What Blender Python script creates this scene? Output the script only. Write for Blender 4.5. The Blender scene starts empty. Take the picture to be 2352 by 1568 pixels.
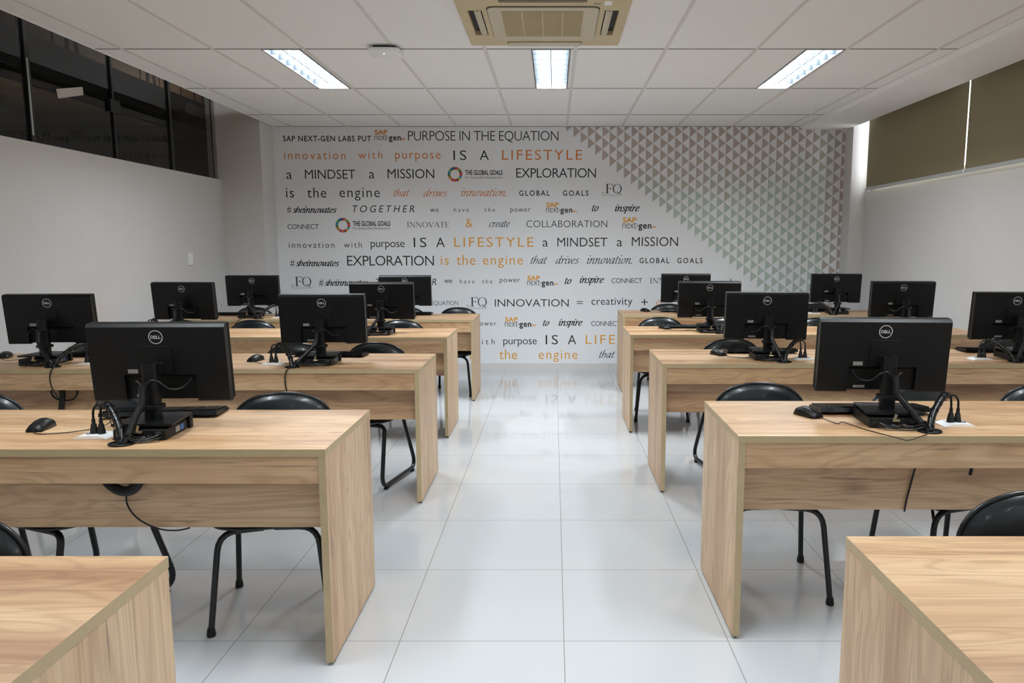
import bpy, bmesh, math, random
from mathutils import Vector, Matrix
random.seed(7)
sc = bpy.context.scene
COL = sc.collection
R = math.radians

# ------------------------------------------------------------------ camera, world, exposure
cam_data = bpy.data.cameras.new('camera')
cam = bpy.data.objects.new('camera', cam_data); COL.objects.link(cam)
cam.location = (0, 0, 1.43)
cam.rotation_euler = (R(90) - math.atan(218 / 1690.0), 0, 0)
cam_data.sensor_fit = 'HORIZONTAL'; cam_data.sensor_width = 36.0
cam_data.lens = 36.0 * 1690.0 / 2352.0
cam_data.shift_x = -95.5 / 2352.0
cam_data.clip_start = 0.05
sc.camera = cam

world = bpy.data.worlds.new('world'); sc.world = world; world.use_nodes = True
bg = world.node_tree.nodes['Background']
bg.inputs['Color'].default_value = (0.93, 0.97, 1.0, 1); bg.inputs['Strength'].default_value = 5.0

LAMP_W = {5.245: 42.0, 1.47: 30.0, -2.32: 9.0}   # tubes of the three rows
sc.view_settings.view_transform = 'Standard'
try: sc.view_settings.look = 'None'
except Exception: pass
sc.view_settings.exposure = 0.45
sc.view_settings.gamma = 1.0
sc.view_settings.use_curve_mapping = False
sc.cycles.use_denoising = True
sc.cycles.max_bounces = 10
sc.cycles.diffuse_bounces = 6
sc.cycles.glossy_bounces = 5
sc.cycles.transparent_max_bounces = 12
sc.cycles.caustics_reflective = False
sc.cycles.caustics_refractive = False
sc.cycles.sample_clamp_indirect = 6.0

# ------------------------------------------------------------------ materials
def lin(c):
    return tuple(((v / 255.0) / 12.92 if v / 255.0 <= 0.04045 else ((v / 255.0 + 0.055) / 1.055) ** 2.4) for v in c) + (1,)

def mat(name, rgb, rough=0.5, metal=0.0, spec=0.5, emit=None, estr=0.0, coat=0.0, noise=0.0, nscale=60.0, bump=0.0):
    m = bpy.data.materials.new(name); m.use_nodes = True
    nt = m.node_tree; b = nt.nodes['Principled BSDF']
    c = lin(rgb)
    b.inputs['Base Color'].default_value = c
    b.inputs['Roughness'].default_value = rough
    b.inputs['Metallic'].default_value = metal
    b.inputs['Specular IOR Level'].default_value = spec
    if coat: b.inputs['Coat Weight'].default_value = coat
    if emit:
        b.inputs['Emission Color'].default_value = lin(emit); b.inputs['Emission Strength'].default_value = estr
    if noise or bump:
        tc = nt.nodes.new('ShaderNodeTexCoord'); nz = nt.nodes.new('ShaderNodeTexNoise')
        nz.inputs['Scale'].default_value = nscale; nz.inputs['Detail'].default_value = 4
        nt.links.new(tc.outputs['Object'], nz.inputs['Vector'])
        if noise:
            cr = nt.nodes.new('ShaderNodeValToRGB')
            cr.color_ramp.elements[0].position = 0.3; cr.color_ramp.elements[1].position = 0.7
            cr.color_ramp.elements[0].color = tuple(v * (1 - noise) for v in c[:3]) + (1,)
            cr.color_ramp.elements[1].color = tuple(min(1, v * (1 + noise)) for v in c[:3]) + (1,)
            nt.links.new(nz.outputs['Fac'], cr.inputs['Fac']); nt.links.new(cr.outputs['Color'], b.inputs['Base Color'])
        if bump:
            bp = nt.nodes.new('ShaderNodeBump'); bp.inputs['Strength'].default_value = bump; bp.inputs['Distance'].default_value = 0.002
            nt.links.new(nz.outputs['Fac'], bp.inputs['Height']); nt.links.new(bp.outputs['Normal'], b.inputs['Normal'])
    return m

def wood(name, axis, light, mid, dark, rough=0.43):
    """laminate with oak print: grain runs along `axis` ('X' or 'Z')"""
    m = bpy.data.materials.new(name); m.use_nodes = True
    nt = m.node_tree; N = nt.nodes.new; L = nt.links.new
    b = nt.nodes['Principled BSDF']; b.inputs['Roughness'].default_value = rough; b.inputs['Specular IOR Level'].default_value = 1.0; b.inputs['IOR'].default_value = 1.62
    tc = N('ShaderNodeTexCoord'); oi = N('ShaderNodeObjectInfo')
    mul = N('ShaderNodeMath'); mul.operation = 'MULTIPLY'; mul.inputs[1].default_value = 37.0; L(oi.outputs['Random'], mul.inputs[0])
    add = N('ShaderNodeVectorMath'); add.operation = 'ADD'
    L(tc.outputs['Object'], add.inputs[0]); L(mul.outputs[0], add.inputs[1])
    def stretched(along, across):
        mp = N('ShaderNodeMapping')
        mp.inputs['Scale'].default_value = (along, across, across) if axis == 'X' else (across, across, along)
        L(add.outputs[0], mp.inputs['Vector']); return mp
    def noise(mp, scale, detail, dist=0.0):
        n = N('ShaderNodeTexNoise'); n.inputs['Scale'].default_value = scale; n.inputs['Detail'].default_value = detail
        n.inputs['Distortion'].default_value = dist; L(mp.outputs[0], n.inputs['Vector']); return n
    def ramp(src, stops):
        r = N('ShaderNodeValToRGB'); el = r.color_ramp.elements
        el[0].position, el[0].color = stops[0]; el[1].position, el[1].color = stops[-1]
        for p, c in stops[1:-1]:
            e = el.new(p); e.color = c
        L(src, r.inputs['Fac']); return r
    # broad boards, cathedral figure, fine fibre, short dark checks, knots
    broad = noise(stretched(0.35, 5.0), 1.6, 3, 0.4)
    figure = noise(stretched(0.9, 6.5), 1.5, 2, 0.9)
    wv = N('ShaderNodeMath'); wv.operation = 'MULTIPLY'; wv.inputs[1].default_value = 52.0; L(figure.outputs['Fac'], wv.inputs[0])
    sn = N('ShaderNodeMath'); sn.operation = 'SINE'; L(wv.outputs[0], sn.inputs[0])
    sn2 = N('ShaderNodeMath'); sn2.operation = 'MULTIPLY_ADD'; sn2.inputs[1].default_value = 0.5; sn2.inputs[2].default_value = 0.5; L(sn.outputs[0], sn2.inputs[0])
    fibre = noise(stretched(1.6, 90.0), 1.5, 4)
    checks = noise(stretched(2.4, 60.0), 1.3, 2)
    base = ramp(broad.outputs['Fac'], [(0.32, lin(light)), (0.52, lin(mid)), (0.70, lin(dark))])
    def mix(fac, a, bcol, kind='MIX'):
        x = N('ShaderNodeMixRGB'); x.blend_type = kind
        if isinstance(fac, float): x.inputs['Fac'].default_value = fac
        else: L(fac, x.inputs['Fac'])
        L(a, x.inputs['Color1'])
        if isinstance(bcol, tuple): x.inputs['Color2'].default_value = bcol
        else: L(bcol, x.inputs['Color2'])
        return x.outputs['Color']
    rings = ramp(sn2.outputs[0], [(0.0, (0.80, 0.74, 0.68, 1)), (0.55, (1, 1, 1, 1)), (1.0, (1.05, 1.05, 1.05, 1))])
    c = mix(0.75, base.outputs['Color'], rings.outputs['Color'], 'MULTIPLY')
    fr = ramp(fibre.outputs['Fac'], [(0.35, (0.84, 0.81, 0.78, 1)), (0.6, (1, 1, 1, 1))])
    c = mix(0.8, c, fr.outputs['Color'], 'MULTIPLY')
    ck = ramp(checks.outputs['Fac'], [(0.66, (0, 0, 0, 1)), (0.75, (1, 1, 1, 1))])
    ckm = N('ShaderNodeMath'); ckm.operation = 'MULTIPLY'; ckm.inputs[1].default_value = 0.55; L(ck.outputs['Color'], ckm.inputs[0])
    c = mix(ckm.outputs[0], c, lin((92, 62, 40)))
    vor = N('ShaderNodeTexVoronoi'); vor.inputs['Scale'].default_value = 1.0
    L(stretched(1.5, 3.4).outputs[0], vor.inputs['Vector'])
    kn = ramp(vor.outputs['Distance'], [(0.02, (1, 1, 1, 1)), (0.12, (0, 0, 0, 1))])
    knm = N('ShaderNodeMath'); knm.operation = 'MULTIPLY'; knm.inputs[1].default_value = 0.6; L(kn.outputs['Color'], knm.inputs[0])
    c = mix(knm.outputs[0], c, lin((120, 80, 52)))
    L(c, b.inputs['Base Color'])
    return m

M = {}
M['wall'] = mat('wall_paint', (218, 217, 216), 0.75, noise=0.012, nscale=4)
M['print'] = mat('printed_wall_vinyl', (240, 243, 246), 0.6)
M['ceil'] = mat('ceiling_tile', (245, 246, 246), 0.85, noise=0.02, nscale=220)
M['rail'] = mat('ceiling_rail', (222, 221, 218), 0.6)
M['gap'] = mat('ceiling_joint', (96, 94, 90), 0.8)
M['skirt'] = mat('porcelain_skirting', (222, 220, 219), 0.25)
M['wx'] = wood('oak_laminate_lengthwise', 'X', (228, 193, 150), (208, 167, 122), (168, 120, 79))
M['wz'] = wood('oak_laminate_upright', 'Z', (227, 196, 154), (211, 175, 131), (182, 139, 98))
M['band'] = mat('edge_band', (190, 168, 130), 0.5, noise=0.05, nscale=20)
M['black'] = mat('black_plastic', (13, 15, 17), 0.40, spec=0.35, noise=0.08, nscale=300)
M['matte'] = mat('black_matte_plastic', (15, 17, 18), 0.5, spec=0.35)
M['shine'] = mat('black_gloss_plastic', (14, 15, 17), 0.2)
M['wire'] = mat('black_cable', (16, 17, 18), 0.35)
M['vinyl'] = mat('black_vinyl', (18, 25, 29), 0.33, coat=0.15)
M['piping'] = mat('black_piping', (20, 24, 27), 0.3)
M['steel'] = mat('black_painted_steel', (20, 26, 28), 0.35)
M['rubber'] = mat('black_rubber', (17, 18, 19), 0.6)
M['white'] = mat('white_plastic', (244, 246, 246), 0.4)
M['logo'] = mat('silver_logo', (206, 208, 210), 0.35, metal=0.3)
M['sticker'] = mat('grey_sticker', (150, 148, 144), 0.5, noise=0.35, nscale=300)
M['blue'] = mat('blue_sticker', (40, 96, 170), 0.4)
M['brass'] = mat('brass_lock', (196, 180, 150), 0.3, metal=0.9)
M['beige'] = mat('aged_beige_plastic', (206, 190, 150), 0.5, noise=0.03, nscale=5)
M['beige2'] = mat('aged_cream_plastic', (205, 195, 172), 0.5)
M['grille'] = mat('beige_grille', (150, 136, 104), 0.6)
M['slot'] = mat('dark_slot', (26, 28, 26), 0.6)
M['blind'] = mat('taupe_blind_fabric', (146, 136, 108), 0.85, noise=0.06, nscale=400)
M['alu'] = mat('aluminium', (190, 192, 194), 0.35, metal=0.6)
M['bar'] = mat('satin_grey_bar', (196, 199, 200), 0.4)
M['wframe'] = mat('white_window_frame', (226, 226, 228), 0.4)
M['dark'] = mat('dark_duct', (15, 15, 14), 0.8)
M['hall'] = mat('hall_wall', (70, 73, 73), 0.8)
M['hallceil'] = mat('hall_ceiling', (150, 128, 104), 0.8)
M['mull'] = mat('dark_mullion', (28, 32, 32), 0.35)
M['mirror'] = mat('louver_grey', (54, 60, 66), 0.45, spec=0.15)
M['tube'] = mat('lit_tube', (255, 255, 255), 0.5, emit=(236, 246, 255), estr=7.0)
M['lamp_house'] = mat('white_lamp_housing', (236, 240, 244), 0.4)
M['led'] = mat('green_led', (120, 255, 190), 0.5, emit=(120, 255, 190), estr=4.0)
M['pale_matte'] = mat('pale_matte', (214, 208, 204), 0.8)
M['ink'] = mat('ink_black', (30, 33, 36), 0.6)
M['ink2'] = mat('ink_grey', (58, 62, 64), 0.6)
M['ink3'] = mat('ink_light_grey', (130, 134, 136), 0.6)
M['orange'] = mat('ink_orange', (222, 128, 46), 0.6)
M['amber'] = mat('ink_amber', (236, 166, 62), 0.6)

def floor_mat():
    m = bpy.data.materials.new('polished_porcelain_tile'); m.use_nodes = True
    nt = m.node_tree; N = nt.nodes.new; L = nt.links.new; b = nt.nodes['Principled BSDF']
    tc = N('ShaderNodeTexCoord'); mp = N('ShaderNodeMapping'); mp.inputs['Location'].default_value = (-0.038, -0.1275, 0)
    L(tc.outputs['Object'], mp.inputs['Vector'])
    br = N('ShaderNodeTexBrick'); br.offset = 0.0; br.squash = 1.0
    br.inputs['Scale'].default_value = 1.0; br.inputs['Mortar Size'].default_value = 0.0016; br.inputs['Mortar Smooth'].default_value = 0.0
    br.inputs['Brick Width'].default_value = 0.6; br.inputs['Row Height'].default_value = 0.6; br.inputs['Bias'].default_value = 0.0
    br.inputs['Color1'].default_value = lin((208, 211, 214)); br.inputs['Color2'].default_value = lin((205, 209, 212)); br.inputs['Mortar'].default_value = lin((150, 148, 142))
    L(mp.outputs[0], br.inputs['Vector']); L(br.outputs['Color'], b.inputs['Base Color'])
    b.inputs['Roughness'].default_value = 0.045; b.inputs['Specular IOR Level'].default_value = 0.5; b.inputs['IOR'].default_value = 1.72
    return m
M['floor'] = floor_mat()

def glass_mat():
    m = bpy.data.materials.new('tinted_glass'); m.use_nodes = True
    nt = m.node_tree; N = nt.nodes.new; L = nt.links.new
    out = nt.nodes['Material Output']; nt.nodes.remove(nt.nodes['Principled BSDF'])
    tr = N('ShaderNodeBsdfTransparent'); tr.inputs['Color'].default_value = (0.78, 0.80, 0.79, 1)
    gl = N('ShaderNodeBsdfGlossy'); gl.inputs['Roughness'].default_value = 0.02; gl.inputs['Color'].default_value = (0.9, 0.9, 0.9, 1)
    fr = N('ShaderNodeFresnel'); fr.inputs['IOR'].default_value = 1.42
    ge = N('ShaderNodeNewGeometry'); inv = N('ShaderNodeMath'); inv.operation = 'SUBTRACT'; inv.inputs[0].default_value = 1.0; L(ge.outputs['Backfacing'], inv.inputs[1])
    fm = N('ShaderNodeMath'); fm.operation = 'MULTIPLY'; L(fr.outputs[0], fm.inputs[0]); L(inv.outputs[0], fm.inputs[1])   # only the outer face of the pane reflects
    mx = N('ShaderNodeMixShader'); L(fm.outputs[0], mx.inputs[0]); L(tr.outputs[0], mx.inputs[1]); L(gl.outputs[0], mx.inputs[2])
    L(mx.outputs[0], out.inputs['Surface']); return m
M['glass'] = glass_mat()

# ------------------------------------------------------------------ mesh helpers
class MB:
    def __init__(self): self.v = []; self.f = []; self.m = []; self.mats = []; self.s = []
    def mi(self, m):
        if m not in self.mats: self.mats.append(m)
        return self.mats.index(m)
    def add(self, verts, faces, m, smooth=False):
        o = len(self.v); k = self.mi(m)
        self.v += [tuple(p) for p in verts]
        for f in faces:
            self.f.append(tuple(i + o for i in f)); self.m.append(k); self.s.append(smooth)
    def box(self, x0, x1, y0, y1, z0, z1, m, T=None, side=None):
        vs = [(x0, y0, z0), (x1, y0, z0), (x1, y1, z0), (x0, y1, z0), (x0, y0, z1), (x1, y0, z1), (x1, y1, z1), (x0, y1, z1)]
        if T is not None: vs = [T @ Vector(p) for p in vs]
        fs = {'b': (3, 2, 1, 0), 't': (4, 5, 6, 7), 'f': (0, 1, 5, 4), 'r': (1, 2, 6, 5), 'k': (2, 3, 7, 6), 'l': (3, 0, 4, 7)}
        for k, f in fs.items():
            self.add([vs[i] for i in f], [(0, 1, 2, 3)], (side or {}).get(k, m))
    def rbox(self, x0, x1, y0, y1, z0, z1, m, r=0.004, seg=2, T=None, smooth=False):
        bm = bmesh.new(); bmesh.ops.create_cube(bm, size=1.0)
        for v in bm.verts: v.co = Vector(((x0 + x1) / 2 + v.co.x * (x1 - x0), (y0 + y1) / 2 + v.co.y * (y1 - y0), (z0 + z1) / 2 + v.co.z * (z1 - z0)))
        bmesh.ops.bevel(bm, geom=list(bm.edges), offset=r, segments=seg, profile=0.5, affect='EDGES')
        self.frombm(bm, m, T, smooth)
    def frombm(self, bm, m, T=None, smooth=False):
        bm.verts.ensure_lookup_table(); bm.verts.index_update()
        vs = [(T @ v.co if T is not None else v.co.copy()) for v in bm.verts]
        self.add(vs, [tuple(v.index for v in f.verts) for f in bm.faces], m, smooth); bm.free()
    def tube(self, pts, r, m, n=8, cap=True, flat=1.0):
        pts = [Vector(p) for p in pts]; rings = []; up = None
        for i, p in enumerate(pts):
            d = (pts[min(i + 1, len(pts) - 1)] - pts[max(i - 1, 0)])
            d = d.normalized() if d.length > 1e-9 else Vector((0, 0, 1))
            if up is None:
                up = Vector((0, 0, 1)) if abs(d.z) < 0.9 else Vector((0, 1, 0))
            s = d.cross(up)
            if s.length < 1e-5: s = d.cross(Vector((1, 0, 0)))
            s.normalize(); up = s.cross(d).normalized()
            rr = r[i] if isinstance(r, (list, tuple)) else r
            rings.append([p + s * math.cos(2 * math.pi * k / n) * rr * flat + up * math.sin(2 * math.pi * k / n) * rr for k in range(n)])
        vs = [q for g in rings for q in g]; fs = []
        for i in range(len(rings) - 1):
            for k in range(n):
                a = i * n + k; b2 = i * n + (k + 1) % n
                fs.append((a, b2, b2 + n, a + n))
        self.add(vs, fs, m, True)
        if cap:
            self.add(rings[0], [tuple(range(n))[::-1]], m); self.add(rings[-1], [tuple(range(n))], m)
    def lathe(self, prof, m, n=20, T=None):
        vs = []; fs = []
        for (rr, z) in prof:
            for k in range(n):
                p = Vector((rr * math.cos(2 * math.pi * k / n), rr * math.sin(2 * math.pi * k / n), z))
                vs.append(T @ p if T is not None else p)
        for i in range(len(prof) - 1):
            for k in range(n):
                a = i * n + k; b2 = i * n + (k + 1) % n
                fs.append((a, b2, b2 + n, a + n))
        self.add(vs, fs, m, True)
        self.add(vs[:n], [tuple(range(n))[::-1]], m); self.add(vs[-n:], [tuple(range(n))], m)
    def prism(self, poly, axis, a0, a1, m, T=None):
        """poly: 2D points; extruded along axis 'Y' (poly = x,z) or 'X' (poly = y,z) or 'Z' (poly = x,y)"""
        def P(u, v, a): return {'Y': (u, a, v), 'X': (a, u, v), 'Z': (u, v, a)}[axis]
        n = len(poly); vs = [Vector(P(u, v, a0)) for u, v in poly] + [Vector(P(u, v, a1)) for u, v in poly]
        if T is not None: vs = [T @ p for p in vs]
        fs = [tuple(range(n)), tuple(range(2 * n - 1, n - 1, -1))] + [(i, i + n, (i + 1) % n + n, (i + 1) % n) for i in range(n)]
        self.add(vs, fs, m)
    def build(self, name, parent=None, loc=None, fix=True):
        me = bpy.data.meshes.new(name)
        me.from_pydata(self.v, [], self.f)
        for mm in self.mats: me.materials.append(mm)
        me.polygons.foreach_set('material_index', self.m); me.polygons.foreach_set('use_smooth', self.s)
        if fix:
            bm = bmesh.new(); bm.from_mesh(me); bmesh.ops.recalc_face_normals(bm, faces=bm.faces[:]); bm.to_mesh(me); bm.free()
        me.update()
        o = bpy.data.objects.new(name, me); COL.objects.link(o)
        if loc: o.location = loc
        if parent: o.parent = parent
        return o

def spline(pts, n=8, closed=False):
    pts = [Vector(p) for p in pts]; out = []
    c = len(pts)
    if c < 3: return pts
    for i in range(c if closed else c - 1):
        if closed: p0, p1, p2, p3 = pts[i - 1], pts[i], pts[(i + 1) % c], pts[(i + 2) % c]
        else: p0, p1, p2, p3 = pts[max(i - 1, 0)], pts[i], pts[i + 1], pts[min(i + 2, c - 1)]
        for k in range(n):
            t = k / n
            out.append(0.5 * ((2 * p1) + (p2 - p0) * t + (2 * p0 - 5 * p1 + 4 * p2 - p3) * t * t + (3 * p1 - p0 - 3 * p2 + p3) * t ** 3))
    out.append(pts[0] if closed else pts[-1]); return out

def fillet(pts, r, n=5):
    """polyline with rounded corners, for bent steel tube"""
    pts = [Vector(p) for p in pts]; out = [pts[0]]
    for i in range(1, len(pts) - 1):
        a = (pts[i - 1] - pts[i]); b = (pts[i + 1] - pts[i]); rr = min(r, a.length * 0.45, b.length * 0.45)
        A = pts[i] + a.normalized() * rr; B = pts[i] + b.normalized() * rr
        for k in range(n + 1):
            t = k / n; out.append((1 - t) ** 2 * A + 2 * t * (1 - t) * pts[i] + t * t * B)
    out.append(pts[-1]); return out

def thing(name, label, cat, loc=(0, 0, 0), rotz=0.0, group=None):
    o = bpy.data.objects.new(name, None); COL.objects.link(o); o.empty_display_size = 0.05
    o.location = loc; o.rotation_euler = (0, 0, rotz); o['label'] = label; o['category'] = cat
    if group: o['group'] = group
    return o
def tag(o, label, cat, group=None):
    o['label'] = label; o['category'] = cat
    if group: o['group'] = group
    return o
def struct(o):
    o['kind'] = 'structure'; return o
def dup(root, loc, rotz, label, group=None):
    r = root.copy(); COL.objects.link(r); r.location = loc; r.rotation_euler = (0, 0, rotz); r['label'] = label
    if group: r['group'] = group
    for ch in list(root.children):
        c = ch.copy(); COL.objects.link(c); c.parent = r
        for g in list(ch.children):
            d = g.copy(); COL.objects.link(d); d.parent = c
    return r
# ------------------------------------------------------------------ the setting
YB, YR = 8.497, -3.2          # wall with the print, wall behind the camera
XL, XR = -3.6, 3.45           # left wall, right wall
ZC = 2.767
HX = 0.26 / 2
LAMPS = [(-1.865, y) for y in (1.47, 5.245, -2.32)] + [(-0.018, y) for y in (1.47, 5.245, -2.32)] + [(1.858, y) for y in (1.47, 5.245, -2.32)]
LL = 1.245

b = MB(); b.add([(-9.2, YR - .3, 0), (XR + .3, YR - .3, 0), (XR + .3, YB + .3, 0), (-9.2, YB + .3, 0), (-9.2, 17, 0), (XL, 17, 0), (XL, YB + .3, 0)], [(0, 1, 2, 3), (3, 6, 5, 4)], M['floor'])
b.box(-8, XR + .3, YR - .3, YB + .3, -0.12, -0.002, M['skirt'])
struct(b.build('floor', fix=False))

# ceiling sheet with holes for the recessed lamps, and a shadow slot along the left wall
xs = sorted({-3.13, 2.77} | {x + s * HX for x, _ in LAMPS for s in (-1, 1)})
ys = sorted({YR, YB} | {y for _, y in LAMPS} | {y + LL for _, y in LAMPS})
b = MB()
for i in range(len(xs) - 1):
    for j in range(len(ys) - 1):
        cx, cy = (xs[i] + xs[i + 1]) / 2, (ys[j] + ys[j + 1]) / 2
        if any(abs(cx - x) < HX and y < cy < y + LL for x, y in LAMPS): continue
        b.add([(xs[i], ys[j], ZC), (xs[i], ys[j + 1], ZC), (xs[i + 1], ys[j + 1], ZC), (xs[i + 1], ys[j], ZC)], [(0, 1, 2, 3)], M['ceil'])
b.box(-3.14, -3.128, YR, YB, ZC - 0.004, ZC + 0.12, M['ceil'])
# lowered soffit in front of the blinds
b.prism([(2.765, ZC - 0.002), (2.772, ZC - 0.016), (2.80, ZC - 0.034), (3.285, ZC - 0.040), (3.285, ZC - 0.004), (3.285, 3.0), (3.27, 3.0), (3.27, ZC), (2.765, ZC)], 'Y', YR, YB, M['ceil'])
b.box(2.765, 3.75, YR, YB, 3.0, 3.06, M['ceil'])
b.box(XL - .13, 3.75, YR - .2, YB + .2, 4.22, 4.3, M['hallceil']); b.box(-9.2, XL - .13, YR - .2, 17.0, 3.75, 3.85, M['hallceil'])
ceil = struct(b.build('ceiling', fix=False))
b = MB()
x = 0.150 - 0.6185 * 5
while x < 2.76:
    if x > -3.1: b.box(x - 0.012, x + 0.012, YR, YB, ZC - 0.003, ZC + 0.001, M['rail'])
    x += 0.6185
o = b.build('ceiling_rail', ceil)
b = MB()
for y in [5.232 + 1.262 * k for k in range(-6, 3)]:
    b.box(-3.128, 2.765, y - 0.0035, y + 0.0035, ZC - 0.002, ZC + 0.001, M['gap'])
    b.box(-3.128, 2.765, y + 0.0035, y + 0.016, ZC - 0.0025, ZC + 0.001, M['rail'])
b.box(2.758, 2.764, YR, YB, ZC - 0.003, ZC + 0.001, M['rail'])
b.box(-3.128, 2.765, YB - 0.006, YB, ZC - 0.003, ZC + 0.001, M['gap'])
b.build('ceiling_joint', ceil)

# wall with the print
b = MB(); b.box(XL - .13, XR + .3, YB, YB + .15, 0, 4.3, M['wall'])
b.add([(-3.165, YB - .0006, 0.075), (3.288, YB - .0006, 0.075), (3.288, YB - .0006, ZC), (-3.165, YB - .0006, ZC)], [(0, 1, 2, 3)], M['print'])
wall_back = struct(b.build('wall_back', fix=False))
b = MB(); b.box(-8, XR + .3, YR - .15, YR, 0, 4.3, M['wall']); struct(b.build('wall_front'))
# left wall: solid below, glazed above a deep sill; corner pier
b = MB(); b.box(XL - .13, XL, YR, 8.13, 0, 2.147, M['wall']); wl = struct(b.build('wall_left'))
b = MB(); b.box(XL - .13, -3.158, 8.13, YB, 0, 3.35, M['wall']); struct(b.build('column_left'))
b = MB(); b.box(XL - .3, -3.12, YR, 8.13, 3.35, 3.42, M['hallceil']); struct(b.build('ceiling_slot'))
b = MB(); b.box(3.283, XR + .3, 8.28, YB, 0, 3.0, M['wall']); struct(b.build('column_right'))
# right wall with a long high window behind the blinds
b = MB()
b.box(XR, XR + .2, YR, YB, 0, 2.075, M['wall']); b.box(XR, XR + .2, YR, YB, 2.93, 3.1, M['wall']); b.box(XR, XR + .2, YR, -2.6, 2.075, 2.93, M['wall'])
struct(b.build('wall_right'))
# skirting on the print wall
b = MB()
x = 0.038 - 0.6 * 6
while x < 3.6:
    b.box(max(x, -3.158) + 0.001, min(x + 0.6, 3.283) - 0.001, YB - 0.012, YB, 0, 0.072, M['skirt']); x += 0.6
    if x > 3.28: break
struct(b.build('baseboard_back'))
b = MB(); b.box(XR - 0.012, XR, YR, 8.28, 0, 0.072, M['skirt']); struct(b.build('baseboard_right'))
b = MB(); b.box(XL, XL + 0.012, YR, 8.13, 0, 0.072, M['skirt']); struct(b.build('baseboard_left'))

# ---------------- window to the dark hall on the left
mull_y = [8.13 - 0.005, 7.2, 6.28, 5.29, 4.3, 3.3, 2.3, 1.3]
GX = XL - 0.055
b = MB(); b.box(GX - 0.006, GX + 0.006, -2.6, 8.13, 2.147, 3.35, M['glass']); pane = b
b = MB()
for i, y in enumerate(mull_y):
    w = 0.022 if i % 2 else 0.012
    b.box(GX - 0.02, GX + 0.02, y - w, y + w, 2.147, 3.35, M['mull'])
b.box(GX - 0.02, GX + 0.02, -2.6, 8.13, 2.147, 2.155, M['mull'])
b.box(GX + 0.02, GX + 0.026, 5.27, 5.285, 2.2, 2.72, M['alu'])  # pale strip stands in for the bright highlight along the glass edge
b.box(GX - 0.03, GX + 0.03, 6.22, 6.36, 2.53, 2.63, M['mull'])
b.box(GX + 0.0, GX + 0.03, 8.10, 8.13, 2.147, 3.35, M['alu'])
b.box(XL - .13, XL, YR, -2.6, 2.147, 3.35, M['wall'])
wf = struct(b.build('window_1'))
pane.build('pane', wf)
# hall beyond the glass: ceiling, far wall, black duct on hangers
b = MB(); b.box(-9.2, -9.05, YR, 17, 0, 3.8, M['hall']); b.box(-9.2, XL, 16.9, 17, 0, 3.8, M['hall']); b.box(XL - .13, XL - .02, YB + .15, 17, 0, 4.3, M['hall']); b.box(-9.2, XL - .1, YR - .1, YR, 0, 3.8, M['hall']); hall = struct(b.build('wall_hall'))
b = MB(); b.rbox(-4.95, -4.55, 1.0, 16.5, 2.93, 3.27, M['dark'], 0.02)
duct = tag(b.build('ceiling_duct'), 'long black duct hanging in the dark hall behind the left glazing', 'duct')
for k, y in enumerate((6.6, 7.05, 8.5, 8.9, 9.4, 9.75, 9.95)):
    h = MB(); h.tube([(-4.6, y, 3.26), (-4.6, y, 3.76)], 0.008, M['dark'], 6); h.build('hanger_rod', duct)
for y in (7.35, 8.75):
    h = MB(); h.tube(spline([(-4.62, y - .07, 3.25), (-4.62, y - .05, 3.5), (-4.62, y, 3.56), (-4.62, y + .05, 3.5), (-4.62, y + .09, 3.25)], 5), 0.02, M['dark'], 6); h.build('hanger_hoop', duct)
b = MB()
pr = []
for k in range(26): pr += [(-4.42, 9.240 + k * 0.0295, 3.095 + 0.00024 * k)]
b.tube([p for p in pr], [0.055 if k % 2 else 0.068 for k in range(26)], M['alu'], 10)
tag(b.build('flexible_duct'), 'silver ribbed hose duct beside the black duct behind the left glazing', 'duct')
hl = bpy.data.lights.new('hall_fill_light', 'POINT'); hl.energy = 14; hl.color = (1.0, 0.78, 0.55); hl.shadow_soft_size = 0.3  # added warm light without a fixture, brightens the hall ceiling
ho = bpy.data.objects.new('hall_fill_light', hl); COL.objects.link(ho); ho.location = (-6.3, 11.0, 3.25)
# thin pale skewed quad lying on the glass
b = MB(); q = [(GX + 0.008, 5.585, 2.575), (GX + 0.008, 5.90, 2.655), (GX + 0.008, 5.905, 2.595), (GX + 0.008, 5.60, 2.51)]
b.add(q + [(p[0] + 0.001, p[1], p[2]) for p in q], [(0, 1, 2, 3), (4, 5, 6, 7), (0, 1, 5, 4), (1, 2, 6, 5), (2, 3, 7, 6), (3, 0, 4, 7)], M['pale_matte'])
tag(b.build('pale_quad'), 'pale skewed quad on the dark glass at upper left', 'sheet')

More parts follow.
